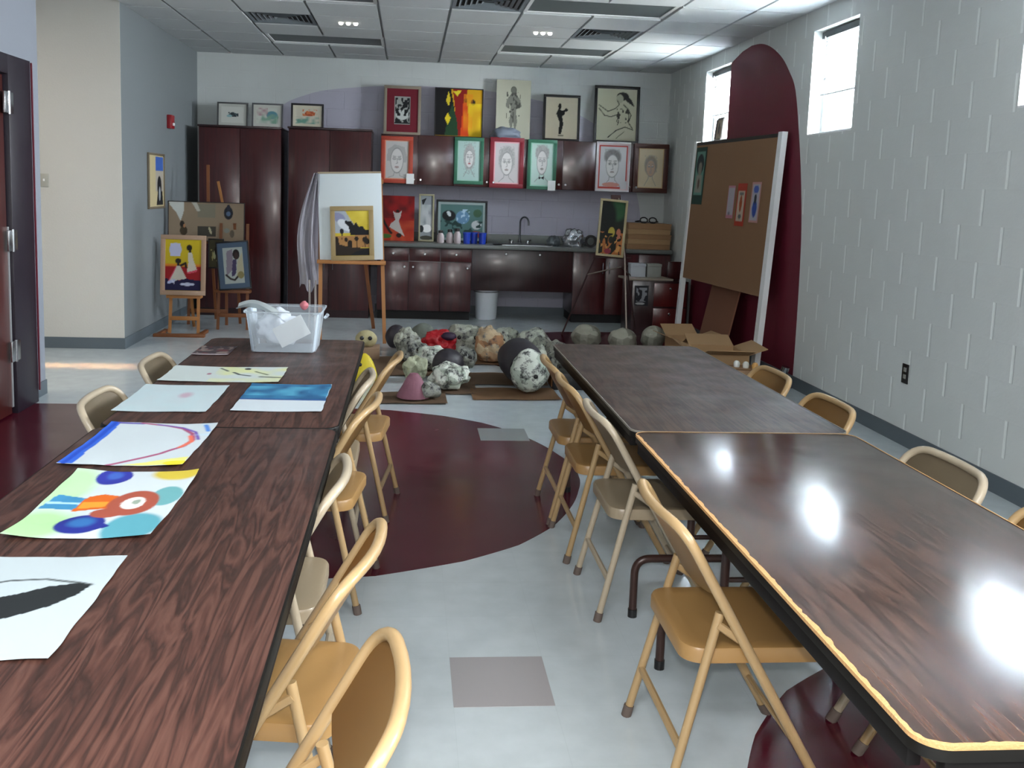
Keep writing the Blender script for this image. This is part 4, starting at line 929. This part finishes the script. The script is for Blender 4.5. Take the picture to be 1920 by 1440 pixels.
model('animal_model', 'small cream lump between the pink cone and the chairs', .07, 7.5, (.09, .1, .11), speckle('cream_lump', 'b9bda0', '5d5f50', 10., .3), .3, 13)
t = thing('paper_cone', 'dusty pink cone shaped model on cardboard', 'papier mache model', (.06, 6.86, .0185), 0, 'papier mache models drying on the floor')
b = MB(); b.lathe([(.125, 0), (.12, .02), (.085, .08), (.055, .14), (.03, .17), (.01, .175)], mat('pink_paint', '8a5a68', .7, bump=.3, bscale=20.), seg=22); b.build('body', t)
b = MB(); b.blob((.11, -.02, .05), (.09, .08, .06), NEWS2, .25, 3, 4, 3); b.build('foot', t)
model('animal_model', 'orange stained speckled model behind the long model', .74, 8.42, (.13, .14, .17), NEWSO, .3, 15)
model('animal_model', 'speckled rounded model behind the orange stained one', .93, 8.75, (.12, .13, .14), NEWS, .25, 16, extra=eyes)
model('balloon_form', 'large speckled dome behind the long model', 1.12, 8.35, (.17, .17, .17), NEWS, .22, 17, extra=eyes)
model('animal_model', 'speckled model beside the right tables', 1.3, 7.95, (.15, .15, .14), NEWS2, .3, 18, extra=snout)
lm = thing('animal_model', 'long dark bodied model with a white face pointing at the tables', 'papier mache model', (.9, 7.25, .02), 0, 'papier mache models drying on the floor')
b = MB(); b.tube([(-.05, .5, .1), (-.03, .42, .16), (-.01, .2, .19), (.0, .0, .19), (.02, -.14, .17)], [.07, .13, .165, .165, .14], MD, 24); b.build('body', lm)
b = MB(); b.blob((.03, -.2, .165), (.15, .15, .16), NEWSW, .14, 3., 21, 4); b.build('head', lm)
b = MB(); b.blob((.06, -.35, .15), (.018, .014, .018), M_black, 0, 1, 1, 2); b.build('eye', lm)
b = MB(); b.blob((.15, .15, .2), (.06, .16, .1), NEWS, .3, 4., 22, 3); b.build('wing', lm)
t = thing('carton', 'dark box with an orange side beside the right tables', 'box', (1.27, 7.35, .004))
b = MB(); b.span((-.13, -.12, 0), (.13, .12, .13), M_black, .004); b.build('body', t)
b = MB(); b.span((-.136, -.1, .02), (-.13, .1, .12), mat('orange_label', '8a5420', .6)); b.build('side_label', t)
for i, (x, y, r) in enumerate(((1.8, 9.35, .15), (2.12, 9.15, .14), (2.47, 9.32, .12))):
    model('balloon_form', ['pale domed model just showing past the right table, near the tripod', 'pale domed model just showing past the right table, middle one', 'pale low model just showing past the right table, by the white post'][i], x, y, (r, r, .12), speckle('pale_dome_%d' % i, 'a3a294', '5d5f58', 10., .3), .12, 30 + i)

# ------------------------------------------------------------------ folding chairs
def make_chair(label, enamel, panel):
    t = thing('folding_chair', label, 'chair', (0, 0, 0), 0)
    rx = lambda z: .195 - .545 * z
    hw = .212; R = .0135
    for s in (-1, 1):
        b = MB(); b.tube([(rx(.012), s * hw, .012), (rx(.45), s * hw, .45)], R, enamel, 12); lg = b.build('leg', t)
        b = MB(); b.tube([(rx(0.), s * hw, .0), (rx(.035), s * hw, .035)], R + .003, M_rubber, 12); b.build('foot_cap', lg)
        b = MB(); b.tube([(-.235 + .225 * .012, s * .212, .012), (-.235 + .225 * .535, s * .19, .535)], .012, enamel, 12); lg = b.build('leg', t)
        b = MB(); b.tube([(-.235, s * .2125, 0.), (-.228, s * .211, .035)], .015, M_rubber, 12); b.build('foot_cap', lg)
        b = MB(); b.tube([(-.122, s * .198, .505), (rx(.462) - .005, s * .2, .462)], .008, enamel, 8, flat=1.4); b.build('link_arm', t)
    top = .775
    pts = [(rx(.45), -hw, .45), (rx(top), -hw, top), (rx(top), hw, top), (rx(.45), hw, .45)]
    path = fillet(pts, .085, 8); out = []
    for i, p in enumerate(path):
        k = max(0, 1 - (p.y / hw) ** 2) * max(0, min(1, (p.z - .6) / .17)); out.append(p + Vector((-.03 * k, 0, -.0 * k)))
        if i + 1 < len(path) and abs(path[i + 1].y - p.y) > .15:
            for f in (.2, .4, .6, .8):
                q = p.lerp(path[i + 1], f); k2 = max(0, 1 - (q.y / hw) ** 2); out.append(q + Vector((-.03 * k2, 0, 0)))
    b = MB(); b.tube(out, R, enamel, 12); b.build('back_frame', t)
    def bk(u, v):
        y = (u - .5) * 2 * (hw - .004); z = .565 + .205 * v
        e = abs(u - .5) * 2; z += (.03 * e ** 4) * (1 - v) - .018 * e ** 6 * v
        return (rx(z) - .032 * (1 - e ** 2) - .002, y, z)
    b = MB(); b.grid(bk, 20, 10, panel, .005); b.build('backrest', t)
    def rr(hx0, hx1, hy, r, z):
        P = []
        for cx, cy, a0 in ((hx1 - r, hy - r, 0), (hx0 + r, hy - r, 90), (hx0 + r, -hy + r, 180), (hx1 - r, -hy + r, 270)):
            for k in range(7):
                a = RAD(a0 + 15 * k); P.append(Vector((cx + r * math.cos(a), cy + r * math.sin(a), z)))
        return P
    b = MB(); b.loops([rr(-.192, .192, .182, .05, .393), rr(-.2, .2, .19, .055, .393), rr(-.2, .2, .19, .055, .425), rr(-.196, .196, .186, .052, .433), rr(-.186, .186, .176, .047, .436), rr(-.15, .15, .14, .04, .432), rr(-.06, .06, .05, .03, .43)], panel); b.build('seat', t)
    b = MB(); b.tube([(-.235 + .225 * .16, -.205, .16), (-.235 + .225 * .16, .205, .16)], .011, enamel, 8); b.build('stretcher', t)
    b = MB(); b.tube([(rx(.13), -hw, .13), (rx(.13), hw, .13)], .008, enamel, 8); b.build('stretcher', t)
    t.scale = (1, 1, .94)
    return t
GC = 'folding chairs along the tables'
spots = [   # x, y, heading, kind, label
    (.905, 2.385, 0, 0, 'tan folding chair nearest the camera at the right tables, seat fully in view'),
    (.915, 3.97, 0, 0, 'tan folding chair third from the camera at the aisle side of the right tables'),
    (.91, 4.43, 0, 0, 'tan folding chair farthest along the aisle side of the right tables'),
    (-.25, 1.47, 181, 0, 'tan folding chair with broad backrest at the bottom of the photo'),
    (-.31, 2.09, 172, 0, 'tan folding chair second from the camera at the left tables'),
    (-.36, 3.53, 173, 0, 'tan folding chair pushed in near the seam of the left tables'),
    (-.285, 4.48, 174, 0, 'tan folding chair farthest along the aisle side of the left tables'),
    (1.47, 4.22, 180, 0, 'brown lit folding chair on the wall side of the right tables, farthest'),
    (1.47, 3.60, 180, 0, 'brown lit folding chair at the wall side seam of the right tables'),
    (1.47, 2.17, 180, 0, 'tan folding chair on the wall side cut by the right edge of the photo'),
    (.94, 3.43, 0, 1, 'grey beige folding chair second from the camera at the right tables'),
    (-.415, 2.62, 180, 1, 'grey beige folding chair pushed tight under the near left table'),
    (-.395, 4.0, 180, 1, 'grey beige folding chair pushed tight under the far left table'),
    (-.89, 3.54, 0, 1, 'grey beige folding chair on the door side of the left tables, nearer one'),
    (-.89, 4.30, 0, 1, 'grey beige folding chair on the door side of the left tables, farther one'),
    (1.47, 2.76, 180, 1, 'beige folding chair on the wall side of the near right table'),
]
protos = [make_chair(spots[0][4], M_gold, M_gold2), make_chair(spots[10][4], M_beige, M_beige2)]
used = [False, False]
for x, y, hd, k, lab in spots:
    if not used[k]:
        o = protos[k]; used[k] = True; o.location = (x, y, 0); o.rotation_euler = (0, 0, RAD(hd)); o['group'] = GC; o['label'] = lab
    else: dup(protos[k], (x, y, 0), RAD(hd), lab, GC)

# ------------------------------------------------------------------ folding tables
def rrect(hx, hy, r, z, n=8):
    P = []
    for cx, cy, a0 in ((hx - r, hy - r, 0), (-hx + r, hy - r, 90), (-hx + r, -hy + r, 180), (hx - r, -hy + r, 270)):
        for k in range(n + 1):
            a = RAD(a0 + 90 * k / n); P.append(Vector((cx + r * math.cos(a), cy + r * math.sin(a), z)))
    return P
def table(x, y, label, top, worn, z=.74, bright=None, hy=.9145):
    t = thing('folding_table', label, 'table', (x, y, 0), 0, 'folding tables in two rows'); hx, r = .381, .05
    dz = z - .74
    b = MB(); b.loops([rrect(hx - .004, hy - .004, r, .717 + dz), rrect(hx - .004, hy - .004, r, .7395 + dz), rrect(hx - .006, hy - .006, r, .74 + dz)], top); b.build('tabletop', t)
    b = MB(); b.loops([rrect(hx - .004, hy - .004, r, .712 + dz), rrect(hx, hy, r, .714 + dz), rrect(hx, hy, r, .736 + dz), rrect(hx - .0015, hy - .0015, r, .739 + dz), rrect(hx - .005, hy - .005, r, .7402 + dz), rrect(hx - .008, hy - .008, r, .7395 + dz)], M_edge, cap=False); b.build('edge_band', t)
    if worn:
        o_ = rrect(hx - .0005, hy - .0005, r, .7398 + dz, 30); nn = len(o_)
        # densify the long sides
        oo = []
        for i in range(nn):
            p, q = o_[i], o_[(i + 1) % nn]; d = (q - p).length; k = max(1, int(d / .012))
            for j in range(k): oo.append(p.lerp(q, j / k))
        inn = []
        from mathutils import noise
        for p in oo:
            c = Vector((max(-hx + .06, min(hx - .06, p.x)), max(-hy + .06, min(hy - .06, p.y)), p.z)); d = (c - p); d.z = 0; d.normalize()
            w = worn * (1 + .3 * noise.noise(p * 13) + .5 * noise.noise(p * 63)); w = max(.002, w)
            if p.y > hy - .045: w = .0012
            elif p.x > hx - .02: w = .003
            inn.append(p + d * w)
        lo = [Vector((p.x * 1.004, p.y * 1.0016, .734 + dz)) for p in oo]
        hi = [Vector((p.x * 1.003, p.y * 1.0012, .7409 + dz)) for p in oo]; inn = [Vector((p.x, p.y, .7408 + dz)) for p in inn]
        b = MB(); b.loops([lo, hi, inn], bright or M_bare, cap=False); b.build('worn_edge', t)
    b = MB(); a, h0, h1 = .018, .678 + dz, .7165 + dz
    for sx in (-1, 1): b.span((sx * (hx - a) - .012, -hy + .05, h0), (sx * (hx - a) + .012, hy - .05, h1), M_apron, .003)
    for sy in (-1, 1): b.span((-hx + .04, sy * (hy - a) - .012, h0), (hx - .04, sy * (hy - a) + .012, h1), M_apron, .003)
    b.build('apron', t)
    for sy in (-1, 1):
        yy = sy * (hy - .19); b = MB()
        b.tube(fillet([(-.3, yy, 0.012), (-.3, yy, .22), (.3, yy, .22), (.3, yy, .012)], .06, 8), .0145, M_leg, 12)
        for sx in (-1, 1): b.tube([(sx * .1, yy, .22), (sx * .1, yy, .7165 + dz)], .0145, M_leg, 12)
        b.tube([(0, yy, .3), (0, yy - sy * .35, .7 + dz)], .008, M_leg, 8); b.tube([(-.1, yy, .3), (.1, yy, .3)], .009, M_leg, 8)
        lg = b.build('leg', t)
        for sx in (-1, 1):
            c = MB(); c.tube([(sx * .3, yy, 0), (sx * .3, yy, .03)], .017, M_black, 12); c.build('foot_cap', lg)
    return t
table(-.594, 1.841, 'dark walnut folding table at the near left, covered with children\'s art', M_tabL, 0, hy=1.2195)
table(-.594, 3.976, 'dark walnut folding table at the far left with the clear plastic box', M_tabL, 0)
table(1.142, 2.148, 'glossy walnut folding table at the near right with a worn bare edge', M_tabR, .009)
table(1.142, 3.979, 'glossy walnut folding table at the far right, empty', M_tabF, .003, bright=mat('edge_grey_worn', '6f6a60', .6))

# ------------------------------------------------------------------ art on the left tables
GP = 'painted sheets lying on the left tables'
def sheet(x, y, w, d, rz, label, bg, shapes, curl=.0, seed=1, cat='painting'):
    from mathutils import noise
    def place(px_, py_, u, v):
        z = .0012 + curl * max(0, noise.noise(Vector((u * 2.2, v * 2.2, seed))) * .5 + (2 * u - 1) ** 2 * (2 * v - 1) ** 2)
        return (px_ + .004 * noise.noise(Vector((v * 5, seed, 0))), py_ - d / 2 + .004 * noise.noise(Vector((u * 5, seed, 3))), z)
    o = art_mesh('painted_sheet', w, d, bg, shapes, place, None, px=.0042, thick=-.0006)
    o.location = (x, y, .7412); o.rotation_euler = (0, 0, rz); return tag(o, label, cat, GP)
WH = 'bcc4c6'
sheet(-.752, 1.742, .37, .44, 0, 'white sheet with a large charcoal leaf nearest the camera', 'a3acae', [
    ('line', '4a4f4f', [(.0, .30), (.12, .5), (.3, .64), (.5, .72), (.68, .74), (.83, .7), (.93, .67)], .012), ('line', '777d7d', [(.05, .34), (.2, .44), (.36, .54)], .02), 
    ('poly', '1b1e1f', [(0, .18), (.1, .22), (.22, .3), (.4, .42), (.52, .55), (.6, .58), (.72, .66), (.86, .69), (.93, .67), (.9, .58), (.8, .46), (.66, .36), (.45, .26), (.25, .18), (.1, .14), (0, .13)])], .004, 1)
sheet(-.706, 2.312, .315, .488, 0, 'watercolour of an orange figure among blue and green balls', WH, [
    ('ell', 'a9cf9c', .06, .72, .2, .3, 0, .5), ('ell', '9fc78f', .12, .16, .26, .2, 0, .5), ('ell', '2a2f8c', .34, .91, .14, .13), ('ell', '3a5aa8', .34, .93, .06, .06, 0, .6), ('ell', 'c2ac3c', .84, .96, .2, .11, 0, .3), ('ell', '62999b', .88, .60, .12, .15), ('ell', '52939f', .82, .12, .2, .2, 0, .2),
    ('ell', '20287c', .44, .17, .17, .12), ('ell', '2b5f97', .44, .19, .09, .06, 0, .6), ('poly', '20287c', [(.58, .1), (.66, .14), (.58, .2)]),
    ('poly', '3a7fa6', [(.02, .40), (.3, .38), (.3, .56), (.06, .60)]), ('poly', '9fc3d8', [(.03, .47), (.3, .46), (.3, .49), (.03, .5)]), ('poly', 'c55c18', [(.28, .36), (.6, .4), (.64, .56), (.4, .62), (.3, .58)]), ('poly', 'd98a2a', [(.3, .4), (.5, .42), (.5, .5), (.3, .5)]),
    ('ell', '9a4b39', .68, .48, .18, .2), ('ell', '9a4b39', .55, .32, .12, .07), ('ell', 'd8d0c8', .68, .48, .085, .1), ('ell', '8c9a8a', .70, .5, .03, .04)], .012, 2)
sheet(-.772, 2.855, .335, .47, -.01, 'sheet with a blue stripe and a big red and purple curve', WH, [
    ('poly', '2f5fc4', [(.02, 0), (.12, 0), (.1, 1), (.0, 1), (0, 0)]), ('line', '1d46b0', [(.05, 0), (.05, 1)], .02), ('line', '5a4f96', [(.1, .98), (.3, .97)], .025), ('line', '9c4a6c', [(.3, .985), (.52, .95), (.72, .87), (.84, .74), (.9, .58), (.86, .42), (.74, .26), (.56, .12), (.4, .0)], .02), ('line', '6a4f9e', [(.45, .97), (.7, .9), (.86, .78), (.94, .6)], .014), ('line', 'd86b54', [(.84, .68), (.9, .55), (.84, .4)], .02), ('poly', 'd9d478', [(.5, 0), (1, 0), (1, .18), (.8, .12)]), ('ell', 'e0cc2e', .93, .04, .1, .05), ('wash', 'a9cbe0', .85, .7, 1, 1, 5, .4), ('line', '4f7fc4', [(.9, .95), (.97, .8)], .02)], .006, 3)
sheet(-.832, 3.476, .312, .44, 0, 'nearly blank pale blue sheet on the far left table', 'b5c2c4', [('wash', 'b3c4c6', 0, 0, 1, 1, 8, .3), ('ell', 'b39aa6', .6, .6, .07, .1, 0, .9)], .003, 4)
sheet(-.444, 3.51, .31, .46, 0, 'seascape sheet with a blue top and white bottom', 'bcc4c8', [('poly', '2f6f94', [(0, .42), (1, .4), (1, 1), (0, 1)]), ('wash', '1d4f78', 0, .4, 1, 1, 9, .4), ('wash', '4a93b0', 0, .55, 1, .9, 7, .3), ('line', '2a4f86', [(0, .42), (1, .4)], .03)], .003, 5)
sheet(-.735, 3.926, .468, .312, 0, 'wide sheet with dark brush strokes and yellow patches', 'bac2be', [('wash', 'c9cc96', .4, 0, 1, 1, 6, .35), ('line', '4a5250', [(.42, .9), (.5, .7)], .025), ('line', '3a4040', [(.56, .62), (.62, .48), (.72, .4)], .03), ('ell', '30343a', .66, .86, .03, .06), ('line', '5a6446', [(.74, .7), (.86, .5)], .025), ('line', '6b6f66', [(.82, .36), (.98, .3)], .05), ('ell', '9a6a78', .36, .5, .02, .06)], .004, 6)
sheet(-.89, 4.49, .165, .24, 0, 'small dark collage with a pale lower edge by the plastic box', '4a3f42', [('poly', 'a89a9a', [(0, 0), (1, 0), (1, .14), (0, .1)]), ('spots', '8a7a72', 0, .15, 1, 1, 9, .35), ('spots', '6a3a3c', 0, .15, 1, 1, 7, .3)], .002, 7, 'collage')
# chipped spots on the near left table top
tb = MB()
for (x, y) in ((-.2505, 1.985), (-.226, 1.93)):
    pass
tb.bm.free()

# clear storage box with white bags
bx = thing('storage_box', 'clear plastic storage box stuffed with white bags on the left table', 'box', (-.575, 4.60, .741))
M_clear = clear_mat('clear_plastic', 'd5dfe6', .16, .12)
def bl(hx, hy, z): return rrect(hx, hy, .03, z, 5)
b = MB(); b.loops([bl(.148, .13, .002), bl(.17, .15, .185), bl(.18, .16, .187), bl(.18, .16, .195), bl(.176, .156, .195), bl(.166, .146, .183), bl(.145, .127, .005)], M_clear, cap=False)
b.span((-.14, -.12, .001), (.14, .12, .004), M_clear); b.build('bin', bx)
b = MB(); b.tube([(.188, -.05, .16), (.195, 0, .165), (.188, .05, .16)], .008, M_clear, 8); b.build('handle', bx)
M_bag = mat('white_plastic_bag', 'cdd3dc', .35, bump=.6, bscale=18.)
b = MB(); b.blob((-.02, 0, .09), (.1, .085, .085), M_bag, .35, 4., 41, 4, flat=-.078); tag(b.build('plastic_bag', loc=(-.59, 4.6, .749)), 'crumpled white plastic bag filling the clear box', 'bag')
b = MB(); b.grid(lambda u, v: (-.2 + .27 * u, -.06 + .1 * v + .01 * math.sin(u * 9), .225 - .12 * u * u - .035 * (1 - u) ** 3 * (1 + .5 * math.sin(v * 6)) + .012 * math.sin(v * 7 + u * 5)), 24, 10, mat('bag_sheet', 'c3c9c9', .5), .003); tag(b.build('plastic_wrap', loc=(-.6, 4.585, .749)), 'white plastic wrap sticking out of the left of the clear box', 'wrap')
b = MB(); b.box((0, 0, .07), (.15, .004, .1), M_sheet, Matrix.Translation((0, 0, .03)) @ Matrix.Rotation(-.5, 4, 'Y')); tag(b.build('paper_sheet', loc=(-.505, 4.497, .748)), 'folded white paper pressed against the front of the clear box', 'paper')
b = MB(); b.blob((0, 0, .0), (.02, .02, .022), mat('pink_scrap', 'b0646a', .7), .25, 3, 5, 3); tag(b.build('paper_scrap', loc=(-.5, 4.68, .94)), 'small pink scrap at the rim of the clear box', 'scrap')

# ------------------------------------------------------------------ light
W = bpy.data.worlds.new('daylight'); bpy.context.scene.world = W; W.use_nodes = True
bg = W.node_tree.nodes['Background']; bg.inputs[0].default_value = (.86, .93, 1., 1); bg.inputs[1].default_value = 98.
wn = W.node_tree; wt = wn.nodes.new('ShaderNodeTexCoord'); wsx = wn.nodes.new('ShaderNodeSeparateXYZ'); wr = wn.nodes.new('ShaderNodeValToRGB')
wn.links.new(wt.outputs['Generated'], wsx.inputs[0]); wm = wn.nodes.new('ShaderNodeMapRange'); wm.inputs[1].default_value = -.3; wm.inputs[2].default_value = .2
wn.links.new(wsx.outputs['Z'], wm.inputs[0]); wn.links.new(wm.outputs[0], wr.inputs[0]); wn.links.new(wr.outputs[0], bg.inputs[0])
wr.color_ramp.elements[0].color = (.3, .32, .31, 1); wr.color_ramp.elements[1].color = (.86, .93, 1., 1)      # lawn and pavement below, bright sky above
for i, (ya, yb, za, zb) in enumerate(WINS):
    l = bpy.data.lights.new('sky_portal', 'AREA'); l.shape = 'RECTANGLE'; l.size = zb - za; l.size_y = yb - ya; l.cycles.is_portal = True
    o = bpy.data.objects.new('sky_portal', l); C.objects.link(o); o.location = (XR + .16, (ya + yb) / 2, (za + zb) / 2); o.rotation_euler = (0, RAD(90), 0)
def area(name, loc, rot, sx, sy, power, col, spread=180.):
    l = bpy.data.lights.new(name, 'AREA'); l.shape = 'RECTANGLE'; l.size = sx; l.size_y = sy; l.energy = power; l.color = col; l.spread = RAD(spread)
    o = bpy.data.objects.new(name, l); C.objects.link(o); o.location = loc; o.rotation_euler = rot; return o
# added fill lights under the ceiling behind the camera, no fittings there
area('fill_light_behind', (-.6, -.6, ZC - .02), (0, 0, 0), 1.2, .6, 95, (.95, .97, 1.))
area('fill_light_behind', (1.6, -.6, ZC - .02), (0, 0, 0), 1.2, .6, 95, (.95, .97, 1.))
# hallway lamp, then an added overhead beam for the warm strip on the floor
area('hallway_lamp', (-3.9, 6.6, ZC - .02), (0, 0, 0), .6, 1.2, 32, (1., .9, .78))
area('hallway_floor_beam', (-2.68, 7.93, 2.9), (0, 0, 0), 1.1, .1, 1.0, (1., .42, .13), 6.)
# the flash of the camera
l = bpy.data.lights.new('camera_flash', 'POINT'); l.energy = 88; l.shadow_soft_size = .025; l.color = (1., .97, .93)
o = bpy.data.objects.new('camera_flash', l); C.objects.link(o); o.location = (.0, .02, 1.60)

# ------------------------------------------------------------------ camera
f, cx, cy, p, yaw, roll = 1788.84, 933.28, 586.14, .1259, .0954, .0341
fw = Vector((math.sin(yaw) * math.cos(p), math.cos(yaw) * math.cos(p), -math.sin(p)))
r0 = Vector((math.cos(yaw), -math.sin(yaw), 0)); d0 = fw.cross(r0)
r = r0 * math.cos(roll) - d0 * math.sin(roll); dn = r0 * math.sin(roll) + d0 * math.cos(roll)
cam = bpy.data.cameras.new('camera'); co = bpy.data.objects.new('camera', cam); C.objects.link(co)
M = Matrix((r, -dn, -fw)).transposed().to_4x4(); M.translation = (0, 0, 1.5208); co.matrix_world = M
cam.sensor_fit = 'HORIZONTAL'; cam.sensor_width = 36; cam.lens = f * 36 / 1920
cam.shift_x = (960 - cx) / 1920; cam.shift_y = (cy - 720) / 1920; cam.clip_start = .02
sc = bpy.context.scene; sc.camera = co
vs = sc.view_settings; vs.view_transform = 'Standard'; vs.look = 'None'; vs.exposure = .48; vs.gamma = 1.; vs.use_curve_mapping = False
sc.cycles.use_denoising = True; sc.cycles.max_bounces = 8; sc.cycles.sample_clamp_indirect = 0.
